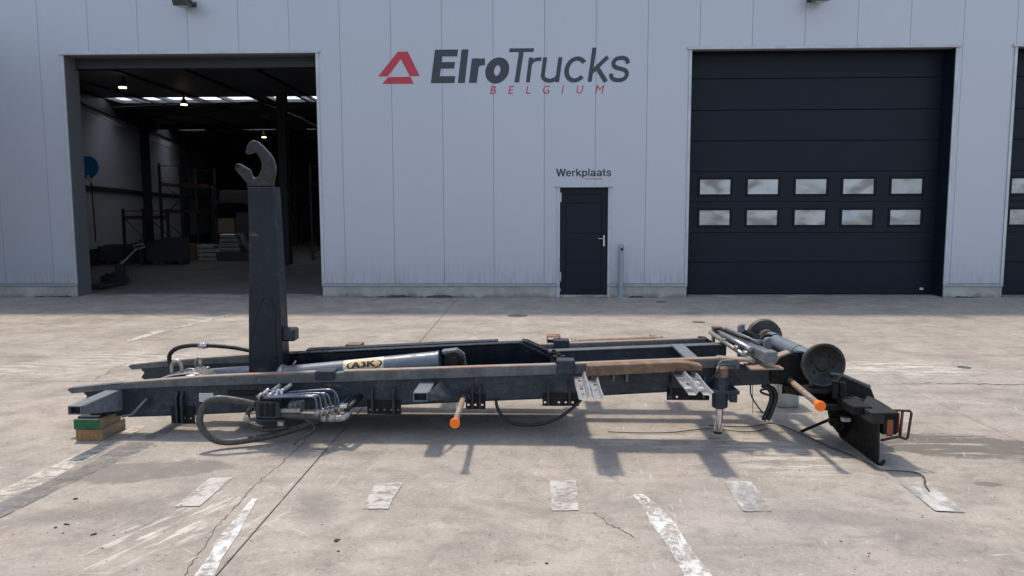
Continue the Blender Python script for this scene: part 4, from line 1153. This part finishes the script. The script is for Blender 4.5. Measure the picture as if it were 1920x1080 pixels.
# collar plates of the rod
G().prism([PY(u, v, YN) for u, v in ((857, 741), (866, 735), (880, 738), (884, 747), (858, 747))], YN - 0.008, YN + 0.028, 'y').out('rod_bracket', 'frame_grey', HL)

# mounting plates with see-through bolt holes and ribs
def mount(u0, u1, v0, v1, holes, ribs, vtop, y=YN):
    xa, za = PY(u0, v1, y); xb, zb = PY(u1, v0, y)
    hz = PY(0.5 * (u0 + u1), 0.35 * v0 + 0.65 * v1, y)[1]
    g = G().plate_holes(xa, xb, y + 0.015, y + 0.026, za, zb + 0.02, [PY(h, v1, y)[0] for h in holes], 0.0085, hz)
    o = g.out('mounting_plate', 'black', HL)
    for r_ in ribs:
        x, z = PY(r_, vtop, y)
        G().prism([(y + 0.026, z), (y + 0.014, z), (y - 0.022, z - 0.04), (y - 0.022, za + 0.012), (y + 0.0148, za + 0.004), (y + 0.0148, z - 0.05), (y + 0.026, z - 0.05)], x - 0.007, x + 0.007, 'x').out('rib', 'frame_grey', o)
    return o
mount(320, 362, 768, 795, [345, 356], [331, 341], 735)
mount(688, 751, 757, 777, [693, 706, 720, 733, 746], [698, 738], 728)
mount(873, 910, 746, 768, [878, 891, 904], [886, 900], 722)
mount(1017, 1086, 744, 762, [1022, 1048, 1061, 1074], [1028, 1068], 715)
mount(1251, 1331, 735, 751, [1257, 1270, 1321], [1258, 1322], 705)
mount(1468, 1516, 722, 739, [1477, 1500, 1510], [], 705)
# corrugated galvanised mudguard brackets
def corr(xa, xb, ya, yb, za, zb):
    n = 9
    prof = []
    prof = [(0.0, .022), (0.05, .0), (0.36, .0), (0.46, .036), (0.54, .036), (0.64, .0), (0.90, .0), (0.96, .024), (1.0, .026)]
    g = G()
    m_ = 6
    rows = []
    for k in range(m_ + 1):
        s = k / m_
        row = []
        for t, h in prof:
            wob = 0.0025 * math.sin(9 * s + 5 * t)
            row.append(g.bm.verts.new((xa + (xb - xa) * t + wob + 0.05 * 0, ya + (yb - ya) * s - (0.02 if k == m_ and h > 0.01 else 0), za + (zb - za) * s + h * (1.1 - 0.2 * s))))
        rows.append(row)
    for A, B in zip(rows, rows[1:]):
        for i in range(n - 1):
            g.bm.faces.new((A[i], A[i + 1], B[i + 1], B[i]))
    ex = bmesh.ops.solidify(g.bm, geom=list(g.bm.faces), thickness=0.003)
    o = g.out('mudguard_bracket', 'galv', HL)
    for k in range(4):
        t = 0.25 + 0.17 * k
        G().box(xa + (xb - xa) * (0.2 if k % 2 else 0.78) - 0.01, xa + (xb - xa) * (0.2 if k % 2 else 0.78) + 0.01, ya + (yb - ya) * t - 0.022, ya + (yb - ya) * t + 0.022, za + (zb - za) * t + 0.034, za + (zb - za) * t + 0.036).out('slot', 'ink', o)
corr(0.30, 0.475, YN - 0.01, -10.02, .470, .452)
corr(1.03, 1.20, YN - 0.01, -10.02, .507, .487)
corr(0.325, 0.475, YF + 0.01, YF + 0.36, .505, .51)
corr(1.045, 1.20, YF + 0.01, YF + 0.36, .535, .545)
corr(-0.95, -0.8, YF + 0.01, YF + 0.30, .485, .49)
# far outrigger stubs (brown) that peep over the far rail
for (u0, u1, v0, v1) in ((655, 682, 641, 648), (1025, 1050, 626, 638)):
    y = YF + 0.15
    xa, za = PY(u0, v1, y); xb, zb = PY(u1, v0, y)
    g = G(); t = 0.008
    g.box(xa, xb, YF + 0.002, YF + 0.16, zb - t, zb); g.box(xa, xb, YF + 0.002, YF + 0.16, za, za + t); g.box(xa, xa + t, YF + 0.002, YF + 0.16, za + t, zb - t); g.box(xb - t, xb, YF + 0.002, YF + 0.16, za + t, zb - t)
    g.out('outrigger_stub', 'rust', HL)
x, z = PY(401, 678, YF)
tube('hose_clip', curve([(x - 0.03, YF, z - 0.01), (x, YF, z + 0.02), (x + 0.03, YF, z + 0.012), (x + 0.04, YF, z - 0.02)], 5), 0.006, 'black', HL, 6)

# data plate and hole on the near web
xa, za = PY(374, 753, YN + 0.027); xb, zb = PY(400, 737, YN + 0.027)
dp = box('data_plate', xa, xb, YN + 0.024, YN + 0.0275, za, zb, 'white_plate', HL, 0.001)
for k in range(5):
    box('plate_text', xa + 0.008, xb - 0.01 - 0.012 * (k % 3), YN + 0.0232, YN + 0.0236, zb - 0.012 - k * 0.011, zb - 0.0095 - k * 0.011, 'tube_grey', dp, 0)
x, z = PY(281, 751, YN + 0.027)
G().lathe([(0, 0.023), (0.002, 0.023)], (x, YN + 0.0275, z), (0, -1, 0), 20).out('bolt_hole', 'ink', HL)
tube('lever_rod', [(*[PY(272, 748, YN - 0.05)[0]], YN - 0.03, PY(272, 748, YN - 0.03)[1]), (PY(248, 777, YN - 0.06)[0], YN - 0.06, PY(248, 777, YN - 0.06)[1]), (PY(228, 781, YN - 0.08)[0], YN - 0.08, PY(228, 781, YN - 0.08)[1])], 0.010, 'tube_grey', HL, 8)
box('web_plate', -2.36, -2.12, YN + 0.02, YN + 0.0275, .30, .345, 'black', HL, 0.002)

# lifting eye, curved guard and small valve at the front
ex_, ez = PY(331, 694, -9.15)
eye = G().tube(curve([(ex_ - 0.035, -9.15, ez - 0.05), (ex_ - 0.038, -9.15, ez + 0.03), (ex_ - 0.015, -9.15, ez + 0.07), (ex_ + 0.02, -9.15, ez + 0.07), (ex_ + 0.042, -9.15, ez + 0.03), (ex_ + 0.04, -9.15, ez - 0.05)], 5), 0.014, 10)
eye.box(ex_ - 0.06, ex_ + 0.06, -9.18, -9.12, ez - 0.065, ez - 0.045, 0.004)
eye.out('lifting_eye', 'zinc', HL)
pp = [PY(u, v, -9.2) for u, v in ((296, 712), (325, 703), (350, 699), (372, 698), (386, 703), (394, 710))]
g = G().strip([(x, -9.26, z) for x, z in pp], [(x, -9.06, z + 0.004) for x, z in pp])
bmesh.ops.solidify(g.bm, geom=list(g.bm.faces), thickness=0.006)
g.out('curved_guard', 'zinc', HL)
tube('guard_rim', curve([(x, -9.262, z + 0.004) for x, z in pp], 4), 0.006, 'steel_bright', HL, 6)
tube('cable_loop', curve([(PY(u, v, -9.1)[0], -9.1, PY(u, v, -9.1)[1]) for u, v in ((343, 697), (352, 692), (364, 693), (371, 699))], 5), 0.007, 'zinc', HL, 6)
vx, vz = PY(376, 692, -8.98)
vl = G().box(vx - 0.03, vx + 0.03, -9.02, -8.94, vz - 0.05, vz + 0.02, 0.006).out('valve', 'zinc', HL)
G().tube([(vx, -8.98, vz + 0.02), (vx, -8.98, vz + 0.075)], 0.016, 10).tube([(vx + 0.03, -8.98, vz), (vx + 0.075, -8.98, vz + 0.012)], 0.012, 8).tube([(vx - 0.035, -8.99, vz - 0.03), (vx - 0.035, -8.99, vz + 0.07), (vx - 0.01, -8.99, vz + 0.10), (vx + 0.02, -8.99, vz + 0.085)], 0.009, 8).out('fitting', 'zinc', vl)
# arc hose to the arm
hpts = [(323, 690), (318, 678), (319, 664), (332, 653), (355, 648), (380, 647.5), (410, 649), (440, 652), (466, 657), (474, 660)]
hz_ = curve([(PY(u, v, -8.88)[0], -8.88 + 0.0, PY(u, v, -8.88)[1]) for u, v in hpts], 6)
ho = tube('hydraulic_hose', hz_, 0.018, 'rubber', HL, 12)
xa, za = PY(372, 647.8, -8.88); xb, zb = PY(389, 648, -8.88)
G().tube([(xa, -8.88, za), (xb, -8.88, zb)], 0.024, 8).tube([((xa + xb) / 2, -8.88, (za + zb) / 2), ((xa + xb) / 2 + 0.02, -8.88, (za + zb) / 2)], 0.029, 6).out('coupling', 'steel_bright', ho)

# hydraulic valve block with levers, steel pipes and the big hose loop
VY = -9.62
def V3(u, v, y=VY):
    x, z = PY(u, v, y)
    return Vector((x, y, z))
def vbox(u0, u1, v0, v1, y0, y1, name, mat, par, bev=0.004):
    xa, za = PY(u0, v1, y0); xb, zb = PY(u1, v0, y0)
    return box(name, xa, xb, y0, y1, za, zb, mat, par, bev)
vb = vbox(479, 523, 753, 785, -9.66, -9.50, 'valve_block', 'frame_grey', HL, 0.006)
box('block_bracket', V3(490, 760).x, V3(510, 760).x, -9.499, YN + 0.03, V3(490, 775).z, V3(490, 760).z, 'frame_grey', vb, 0.004)
for (u, v0, v1, w_) in ((486, 757, 781, 6), (497, 757, 781, 6), (508, 757, 781, 6)):
    vbox(u, u + w_, v0, v1, -9.672, -9.6605, 'spool_section', 'black', vb, 0.003)
vbox(486, 527, 744, 752, -9.65, -9.52, 'valve_bank', 'black', vb, 0.004)
for (u, v) in ((487, 742), (494, 739), (500, 733), (505, 741), (511, 738), (516, 742), (522, 740), (528, 733), (520, 734)):
    p = V3(u, v, -9.60 + random.uniform(-0.04, 0.04))
    G().tube([p + Vector((-0.022, 0, -0.012)), p + Vector((0.018, 0.01, 0.012))], 0.014, 6).tube([p + Vector((0, 0, -0.045)), p], 0.012, 8).out('pipe_nut', 'steel_bright' if random.random() < .45 else 'zinc', vb)
for (u0, v0, u1, v1) in ((508, 736, 525, 722), (530, 733, 546, 721)):
    G().tube([V3(u0, v0, -9.58), V3(u1, v1, -9.52)], 0.016, 10).out('lever', 'zinc', vb)
for k in range(3):
    vbox(540 + k * 9, 547 + k * 9, 757 - k * 1.0, 774, -9.60 + 0.02 * k, -9.52 + 0.02 * k, 'spool_cap', 'tube_grey', vb, 0.004)
vbox(524, 562, 767, 774, -9.63, -9.60, 'spool_rod', 'zinc', vb, 0.003)
pipes = [(494, 746, 590, 744, 595, 775), (502, 744, 598, 742, 603, 774), (512, 742, 604, 738, 612, 773), (520, 741, 612, 738, 621, 772), (527, 737, 623, 731, 636, 770), (530, 738, 626, 733, 630, 768)]
for i, (u0, v0, u1, v1, u2, v2) in enumerate(pipes):
    y = -9.70 + 0.035 * i
    pts = [V3(u0, v0, y), V3((u0 + u1) / 2, (v0 + v1) / 2 - 1, y), V3(u1 - 10, v1 - 0.2, y), V3(u1, v1 + 1.5, y), V3(u1 + (u2 - u1) * .55, v1 + 8, y), V3(u2 - 1, (v1 + v2) / 2 + 3, y), V3(u2, v2, y)]
    tube('hydraulic_pipe', curve(pts, 6), 0.0085, 'pipe', vb, 10)
    tp = V3(u2, v2, y)
    a_ = V3(u2 + 38 - i * 2, v2 - 27, YN + 0.03)
    tube('hydraulic_pipe', [tuple(tp + Vector((-0.01, 0, -0.01))), tuple(a_)], 0.0095, 'pipe', vb, 8)
    G().tube([tp + Vector((-0.012, 0, -0.02)), tp + Vector((0.012, 0, 0.02))], 0.017, 6).out('pipe_nut', 'zinc', vb)
vbox(636, 650, 760, 766, -9.62, -9.56, 'pipe_clamp', 'steel_bright', vb, 0.004)
tube('return_pipe', [tuple(V3(650, 770, -9.6)), tuple(V3(676, 743, YN + 0.03))], 0.022, 'rubber', vb, 10)
# thick pressure line along the bottom, elbow at its end
tube('pressure_hose', curve([V3(516, 778), V3(540, 778.5), V3(570, 781), V3(606, 783.5)], 6), 0.024, 'hose_dusty', vb, 14)
G().tube(curve([V3(489, 779), V3(498, 778), V3(517, 778)], 4), 0.025, 12).tube([V3(512, 778), V3(518, 778)], 0.032, 8).out('hose_fitting', 'zinc', vb)
G().tube([V3(603, 783), V3(613, 784)], 0.032, 8).tube([V3(613, 784), V3(630, 784)], 0.026, 8).tube([V3(615, 784), V3(626, 784)], 0.031, 6).tube(curve([V3(630, 784), V3(640, 784), V3(648, 780, -9.6), V3(655, 771, -9.56), V3(658, 765, -9.5)], 5), 0.026, 12).out('hose_fitting', 'zinc', vb)
loop = [(478, 758), (455, 753), (425, 748), (404, 748), (386, 757), (376, 775), (376, 797), (388, 815), (406, 826), (430, 829), (465, 825), (500, 819), (535, 810), (575, 797), (600, 790)]
ly = [-9.64, -9.66, -9.68, -9.70, -9.71, -9.73, -9.75, -9.75, -9.73, -9.70, -9.66, -9.6, -9.52, -9.42, -9.3]
tube('supply_hose', curve([V3(u, v, y) for (u, v), y in zip(loop, ly)], 7), 0.0245, 'hose_dusty', vb, 14)
G().tube(curve([V3(473, 762, -9.6), V3(466, 772, -9.6), V3(465, 785, -9.6), V3(474, 798, -9.6), V3(500, 806, -9.58), V3(540, 800, -9.5)], 6), 0.018, 10).out('supply_hose', 'hose_dusty', vb)
G().tube([V3(459, 782, -9.64), V3(469, 790, -9.62)], 0.022, 8).tube([V3(472, 775, -9.66), V3(480, 772, -9.66)], 0.014, 6).tube([V3(468, 790, -9.63), V3(492, 800, -9.6)], 0.013, 8).out('hose_fitting', 'zinc', vb)
vbox(475, 530, 787, 790, -9.66, -9.56, 'drip_tray', 'frame_grey', vb, 0.002)
vbox(520, 530, 790, 799, -9.64, -9.6, 'tray_bracket', 'zinc', vb, 0.002)
wz = [(572, 787, -9.66), (585, 794, -9.68), (589, 803, -9.7), (580, 812, -9.72), (563, 823, -9.74), (551, 835, None)]
wp_ = []
for u, v, y in wz:
    wp_.append(V3(u, v, y) if y else Vector((*PG(u, v), 0.006)))
tube('loose_wire', curve(wp_, 6), 0.0045, 'hose_dusty', vb, 6)
# hose hanging between the plates
hh = [(930, 747), (932, 762), (942, 780), (962, 794), (990, 797), (1020, 794), (1048, 783), (1072, 766), (1090, 750)]
tube('hanging_hose', curve([V3(u, v, YN - 0.02) if v < 790 else V3(u, v, YN - 0.02) for u, v in hh], 6), 0.012, 'rubber', HL, 10)

# stabiliser leg with strap bracket
LY = -9.47
lx = PY(1354, 700, LY)[0]
def lz(v): return PY(1354, v, LY)[1]
leg = G().lathe([(0, 0.044), (lz(690) - lz(722), 0.044), (lz(686) - lz(722), 0.03)], (lx, LY, lz(722)), (0, 0, 1), 28).out('support_leg', 'rust', HL)
G().lathe([(0, 0.05), (lz(706) - lz(745), 0.05)], (lx - 0.003, LY, lz(745)), (-0.01, 0, 1), 28).out('leg_sleeve', 'frame_grey', leg)
G().lathe([(0, 0.04), (0.012, 0.058), (lz(738) - lz(765), 0.058), (lz(736) - lz(765), 0.052)], (lx - 0.012, LY, lz(765)), (0, 0, 1), 28).out('leg_housing', 'frame_grey', leg)
G().lathe([(0, 0.026), (0.02, 0.030), (lz(764) - lz(811), 0.028)], (lx - 0.022, LY, lz(811)), (0.06, 0, 1), 24).out('leg_foot', 'chrome', leg)
G().lathe([(0, 0.031), (0.014, 0.031)], (lx - 0.0225, LY, lz(812)), (0.06, 0, 1), 24).out('foot_shoe', 'black', leg)
G().box(lx - 0.115, lx + 0.12, LY - 0.05, YN + 0.03, lz(737), lz(730), 0.004).box(lx + 0.055, lx + 0.105, LY - 0.045, LY + 0.04, lz(752), lz(737) - 0.001, 0.003).out('leg_flange', 'frame_grey', leg)
strap = [(1328, 715), (1347, 697), (1350, 685), (1377, 685), (1379, 699), (1390, 719)]
tube('leg_strap', [tuple(V3(u, v, LY - 0.055)) for u, v in strap], 0.008, 'frame_grey', leg, 6)
G().prism([PY(u, v, YN) for u, v in ((1341, 690), (1345, 680), (1352, 674), (1378, 672), (1384, 676), (1384, 690))], YN - 0.045, YN - 0.001, 'y', 0.003).out('leg_head', 'flange', leg)

# lock unit lying across the tail
def crossbar(name, p0, p1, w_, h_, mat, par):
    p0, p1 = Vector(p0), Vector(p1)
    d = (p1 - p0); L = d.length
    q = d.to_track_quat('Y', 'Z').to_matrix().to_4x4()
    g = G(); c = (p0 + p1) / 2
    r = bmesh.ops.create_cube(g.bm, size=1, matrix=Matrix.Translation(c) @ q @ Matrix.Diagonal((w_, L, h_, 1)))
    bmesh.ops.bevel(g.bm, geom=list(g.bm.edges), offset=0.006, segments=1, affect='EDGES')
    return g.out(name, mat, par)
lk = crossbar('lock_beam', (1.62, YF - 0.02, .655), (1.735, -9.44, .640), 0.085, 0.075, 'flange', HL)
crossbar('lock_beam_end', (1.735, -9.40, .643), (1.745, -9.50, .640), 0.10, 0.085, 'tube_grey', lk)
tube('lock_rod', [(1.545, YF - 0.05, .66), (1.655, -9.36, .585)], 0.02, 'zinc', lk, 10)
tube('lock_rod', [(1.58, -8.7, .69), (1.655, -9.30, .665)], 0.018, 'steel_bright', lk, 10)
tube('lock_rod', [(1.66, YF - 0.1, .705), (1.74, -9.2, .70)], 0.014, 'tube_grey', lk, 8)
tube('lock_rod', [(1.61, YF - 0.08, .70), (1.69, -9.1, .705)], 0.011, 'black', lk, 8)
for t in (0.35, 0.62, 0.8):
    y = YF + t * (-9.4 - YF)
    G().tube([(1.56 + 0.1 * t, y, .665 - 0.06 * t), (1.57 + 0.1 * t, y - 0.06, .66 - 0.06 * t)], 0.032, 8).out('lock_collar', 'zinc', lk)
G().prism([(1.60, .545), (1.84, .55), (1.84, .563), (1.60, .558)], -9.5, -9.30, 'y', 0.002).out('lock_plate', 'wear_top', lk)
xa, za = PY(1332, 662, YF); xb, zb = PY(1350, 613, YF)
G().box(xa, xa + 0.02, YF - 0.08, YF - 0.02, za, zb).box(xa, xb, YF - 0.10, YF, zb, zb + 0.012).box(xb - 0.02, xb, YF - 0.05, YF - 0.02, zb - 0.06, zb).out('lock_stand', 'rust', lk)
# upright finger plates
for (u0, u1, v0, v1, y) in ((1385, 1397, 609, 640, -8.55), (1434, 1447, 634, 676, -9.05)):
    pts = [PY(u, v, y) for u, v in ((u0, v1 + 14), (u0, v0 + 5), (u0 + 2, v0 + 1.5), (u0 + 6, v0), (u1, v0 - 0.5), (u1, v0 + 14), (u1 - 1, v1 - 6), (u1 + 4, v1 + 14))]
    G().prism(pts, y, y + 0.05, 'y', 0.005).out('finger_plate', 'tube_grey', HL)
G().tube(curve([(1.74, -8.5, .62), (1.80, -8.52, .66), (1.88, -8.55, .64), (1.93, -8.6, .57)], 5), 0.035, 10).out('link_arm', 'black', HL)
tube('link_rod', [(1.62, -8.62, .63), (1.98, -8.75, .615)], 0.022, 'tube_grey', HL, 10)
box('tail_cross_beam', 1.86, 1.98, YN + 0.065, YF - 0.065, .40, .535, 'black', HL, 0.004)

# roller shaft with two flanged discs
nx, nz = PY(1545.5, 685, -9.52); fx, fz = PY(1431, 631, -8.28)
pn, pf = Vector((nx, -9.52, nz)), Vector((fx, -8.28, fz))
ax = (pf - pn).normalized(); AL = (pf - pn).length
shaft = G().lathe([(0.06, 0.05), (0.13, 0.05), (0.131, 0.066), (0.42, 0.066), (0.421, 0.060), (0.45, 0.060), (0.451, 0.066), (0.95, 0.066), (0.951, 0.074), (1.05, 0.074)], pn, ax, 36).out('roller_shaft', 'axle', HL)
def drum(p, d, collar):
    o = G().lathe([(0.05, 0.052), (0.05, 0.153), (0.006, 0.162), (0.0, 0.157), (0.004, 0.143), (0.030, 0.10), (0.034, 0.055), (0.026, 0.045), (0.026, 0.0)][::-1], p, d, 48, False).out('roller_disc', 'disc', shaft)
    G().lathe([(0.0035, 0.1425), (0.0285, 0.10), (0.0325, 0.055), (0.0245, 0.046), (0.0245, 0.001)], p, d, 44, False).out('disc_dish', 'black_top', o)
    G().lathe([(0.0505, 0.13), (0.052, 0.13)], p, d, 40).out('disc_back', 'frame_grey', shaft)
    G().lathe([(0.0525, 0.078), (0.11, 0.074), (0.1105, 0.055)], p, d, 36).out('hub_collar', collar, shaft)
    for k in range(6):
        a_ = d.orthogonal().normalized(); b2 = d.cross(a_)
        q = p + d * 0.032 + (a_ * math.cos(k * math.pi / 3) + b2 * math.sin(k * math.pi / 3)) * 0.08
        G().tube([q, q - d * 0.008], 0.010, 6).out('disc_bolt', 'black', o)
drum(pn, ax, 'flange')
drum(pf, -ax, 'rust')
G().prism([(1.84, .42), (1.84, .52), (1.98, .64), (2.08, .64), (2.12, .55), (2.10, .42)], -9.28, -9.22, 'y', 0.003).out('shaft_bearing', 'black', HL)
G().prism([(1.84, .42), (1.84, .52), (1.98, .66), (2.08, .66), (2.12, .55), (2.10, .42)], -8.58, -8.52, 'y', 0.003).out('shaft_bearing', 'black', HL)

# rear light carrier with mudflap, black and dirty
FX = 2.33
flap_pts = [(-9.97, .004), (-9.985, .06), (-9.97, .30), (-9.95, .35), (-9.36, .38), (-9.33, .20), (-9.335, .03), (-9.37, .006)]
fl = G().prism(flap_pts, FX - 0.012, FX + 0.006, 'x', 0.003).out('mud_flap', 'black', HL)
G().tube([(FX - 0.003, -9.975, .012), (FX + 0.02, -9.985, .008), (FX + 0.045, -9.975, .03)], 0.012, 8).out('flap_lip', 'black', fl)
# carrier bar and box
box('light_carrier', 2.17, 2.30, -9.93, -9.30, .33, .39, 'black', HL, 0.006)
top_px = [(1614, 762), (1634, 774.5), (1684, 773.5), (1665, 761), (1645, 749), (1626, 741)]
top_xy = [PG(u, v, .378) for u, v in top_px]
G().prism(top_xy, .366, .378, 'z', 0.002).out('carrier_top', 'black_top', HL)
(xe, ye), (xa_, ya_) = top_xy[0], top_xy[1]
G().prism([(xe, ye), (xa_, ya_), (xa_ + .085, ya_), (xa_ + .085, ya_ + .03), (xe + .05, ye + .04)], .305, .3655, 'z', 0.003).out('carrier_box', 'black_top', HL)
# sloping fender blade behind the disc
fb = [PY(u, v, -9.5) for u, v in ((1556, 699), (1575, 701), (1630, 724), (1634, 729), (1648, 765), (1640, 768), (1600, 744), (1560, 728))]
G().prism(fb, -9.50, -9.44, 'y', 0.006).out('fender_blade', 'black', HL)
tube('fender_edge', [(*PY(1556, 700, -9.5)[:1], -9.50, PY(1556, 700, -9.5)[1]), (PY(1578, 703, -9.5)[0], -9.50, PY(1578, 703, -9.5)[1]), (PY(1631, 726, -9.5)[0], -9.50, PY(1631, 726, -9.5)[1])], 0.014, 'flange', HL, 8)
for u in (1566, 1579):
    p, q = V3(u, 714 + (u - 1566) * 0.2, -9.66), V3(u - 0.5, 746, -9.66)
    G().lathe([(0, 0.020), ((p - q).length - 0.012, 0.022), ((p - q).length - 0.01, 0.026), ((p - q).length, 0.026)], q, (p - q), 18).out('spring_post', 'black', HL)
G().tube([V3(1556, 731, -9.6), V3(1572, 738, -9.6), V3(1590, 742, -9.6)], 0.016, 8).tube([V3(1590, 741, -9.62), V3(1640, 760, -9.72)], 0.013, 8).out('linkage', 'black', HL)
G().box(1.98, 2.22, -9.62, -9.40, .40, .43, 0.004).box(2.06, 2.30, -9.70, -9.42, .30, .34, 0.004).out('rear_bracket', 'black', HL)
rp_ = [PY(u, v, -9.45) for u, v in ((1470, 724), (1520, 722), (1590, 742), (1640, 770), (1640, 800), (1600, 820), (1578, 819), (1558, 795), (1553, 768), (1532, 748), (1478, 738))]
G().prism(rp_, -9.46, -9.42, 'y', 0.004).out('rear_plate', 'black', HL)
for u, v in ((1563, 792), (1574, 800)):
    p = V3(u, v, -9.5)
    G().lathe([(0, 0.032), (0.05, 0.032), (0.05, 0.018), (0.0, 0.018)], p, (0.2, 1, 0), 16).out('plate_boss', 'black', HL)
br0 = Vector((*PG(1502, 812), 0.012)); br1 = V3(1590, 772, -9.5)
tube('brace_bar', [tuple(br0), tuple(br1)], 0.012, 'black', HL, 10)
x, z = PY(1589, 786, -9.7)
box('mounting_lug', 2.18, 2.24, -9.74, -9.70, z - 0.01, z + 0.02, 'zinc', HL, 0.003)
# tail lamp with amber side reflector and tubular guard
tl = box('tail_lamp', 2.37, 2.475, -9.93, -9.63, .195, .355, 'black', HL, 0.008)
xa, za = PY(1661.5, 818, -9.931); xb, zb = PY(1675, 787, -9.931)
box('reflector', xa, xb, -9.936, -9.9305, za, zb, 'reflector', tl, 0.002)
box('lamp_lens', 2.4755, 2.49, -9.92, -9.64, .205, .345, 'lens_red', tl, 0.004)
gd = [(2.40, -9.96, .375), (2.535, -9.96, .37), (2.545, -9.96, .355), (2.528, -9.96, .185), (2.518, -9.96, .175), (2.475, -9.96, .19)]
G().tube([Vector(p) for p in gd], 0.009, 8).tube([Vector((2.35, -9.96, .165)), Vector((2.46, -9.96, .19)), Vector((2.475, -9.96, .19))], 0.009, 8).tube([Vector((2.485, -9.96, .37)), Vector((2.475, -9.96, .19))], 0.010, 8).out('lamp_guard', 'guard', tl)
# dangling hoses and wires under the tail
for du in (0, 8):
    tube('tail_hose', curve([V3(1428 + du, 722, -9.3), V3(1442 + du, 730, -9.32), V3(1447 + du, 745, -9.33), V3(1440 + du, 768, -9.34), V3(1431 + du, 788, -9.35)], 5), 0.017, 'rubber', HL, 10)
tube('tail_wire', curve([V3(1407, 722, -9.25), V3(1408, 740, -9.25), V3(1418, 758, -9.26), V3(1430, 774, -9.27)], 5), 0.006, 'rubber', HL, 6)
tube('tail_wire', [tuple(V3(1411, 722, -9.2)), tuple(V3(1411.5, 775, -9.2))], 0.0025, 'rubber', HL, 6)
tube('tail_hook', curve([V3(1442, 729, -9.1), V3(1428, 731, -9.1), V3(1428, 736, -9.1), V3(1445, 742, -9.1)], 4), 0.009, 'guard', HL, 8)
# cable on the ground from under the tail to the last floor patch
cab = [(1330, 800), (1400, 803), (1450, 797), (1500, 815), (1550, 838), (1600, 858), (1630, 872), (1650, 883), (1680, 886), (1715, 889), (1732, 898), (1734, 912), (1742, 924)]
tube('ground_cable', curve([(*PG(u, v), 0.012) for u, v in cab], 8), 0.005, 'hose_dusty', HL, 8)
cab2 = [(1140, 812), (1200, 814), (1260, 813), (1330, 806), (1400, 812), (1440, 806)]
tube('ground_cable', curve([(*PG(u, v), 0.010) for u, v in cab2], 8), 0.0035, 'rubber', HL, 6)

# blocks that carry it
bxs = dict(x0=-3.445, x1=-3.20)
lo = thing('timber_block', (-3.32, -9.4, 0), 'bare wooden block on the ground under the front of the frame', 'timber block', 'timber blocks under the frame')
box('block', -3.445, -3.245, -9.548, -9.22, 0.0, 0.088, 'wood', lo, 0.006)
box('end_face', -3.443, -3.247, -9.554, -9.5485, 0.002, 0.086, 'wood_orange', lo, 0.0)
up = thing('timber_block', (-3.32, -9.4, 0.09), 'wooden block with a green painted end, stacked on the bare one', 'timber block', 'timber blocks under the frame')
box('block', -3.452, -3.25, -9.555, -9.27, 0.089, 0.168, 'wood', up, 0.006)
box('painted_end', -3.45, -3.252, -9.561, -9.5555, 0.091, 0.166, 'wood_green', up, 0.0)
pk = thing('packing_plate', (-3.3, -9.42, 0.17), 'dark packing plates between the green block and the frame tube', 'packing plate')
box('plate', -3.43, -3.27, -9.54, -9.33, 0.1685, 0.185, 'frame_grey', pk, 0.002)
box('plate', -3.36, -3.20, -9.50, -9.30, 0.1855, 0.2, 'black', pk, 0.002)
xs_, ys_ = PG(1470, 757)
sb = box('support_block', 2.13, 2.32, -8.50, -8.25, 0.0, 0.30, 'plinth', None, 0.01)
sb['label'] = 'pale grey block standing under the tail of the frame'; sb['category'] = 'support block'

# dirt clods
for i, (u, v, r_) in enumerate(((142, 936, 0.022), (125, 984, 0.022), (104, 990, 0.014), (178, 1002, 0.025), (214, 1004, 0.014), (118, 1000, 0.011), (340, 949, 0.018), (630, 1014, 0.028), (604, 984, 0.012), (634, 1034, 0.016), (1025, 1057, 0.017),
                                (1577, 1016, 0.013), (165, 942, 0.01), (236, 998, 0.01), (309, 996, 0.01), (1630, 1038, 0.01), (1389, 1046, 0.009), (552, 1036, 0.008), (930, 1052, 0.011))):
    x, y = PG(u, v)
    rr = random.Random(i); r_ *= 0.5
    g = G()
    for q in range(4 if r_ > 0.009 else 1):
        bm2 = bmesh.ops.create_icosphere(g.bm, subdivisions=2, radius=r_ * rr.uniform(0.5, 1) * (1 if q == 0 else 0.6))
        off = Vector((rr.uniform(-1.2, 1.2) * r_ * (q > 0), rr.uniform(-1, 1) * r_ * (q > 0), 0))
        for vv in bm2['verts']:
            vv.co = Vector((vv.co.x * 1.3, vv.co.y, max(vv.co.z * 0.7, -r_ * 0.2))) * rr.uniform(0.75, 1.25) + off + Vector((x, y, r_ * 0.2))
    o = g.out('dirt_clod', 'clod', None, group='dirt clods on the slab', category='dirt clod')
    o['label'] = 'small dark clod of dirt on the bare concrete in front of the frame'

rg = random.Random(21)
g = G()
for k in range(900):
    x, y = rg.uniform(-4.2, 4.2), -11.7 + 3.6 * rg.random() ** 1.6
    q = rg.uniform(0.0018, 0.005) * (1.7 if rg.random() < 0.05 else 1)
    an = rg.uniform(0, 6.28)
    vs = [g.bm.verts.new((x + q * math.cos(an + a) * rg.uniform(.7, 1.3), y + q * math.sin(an + a) * rg.uniform(.7, 1.3), 0.0002)) for a in (0, 2.1, 4.2)]
    t = g.bm.verts.new((x, y, q * rg.uniform(.7, 1.2)))
    for i in range(3): g.bm.faces.new((vs[i], vs[(i + 1) % 3], t))
g.out('loose_grit', 'clod', None, kind='stuff')
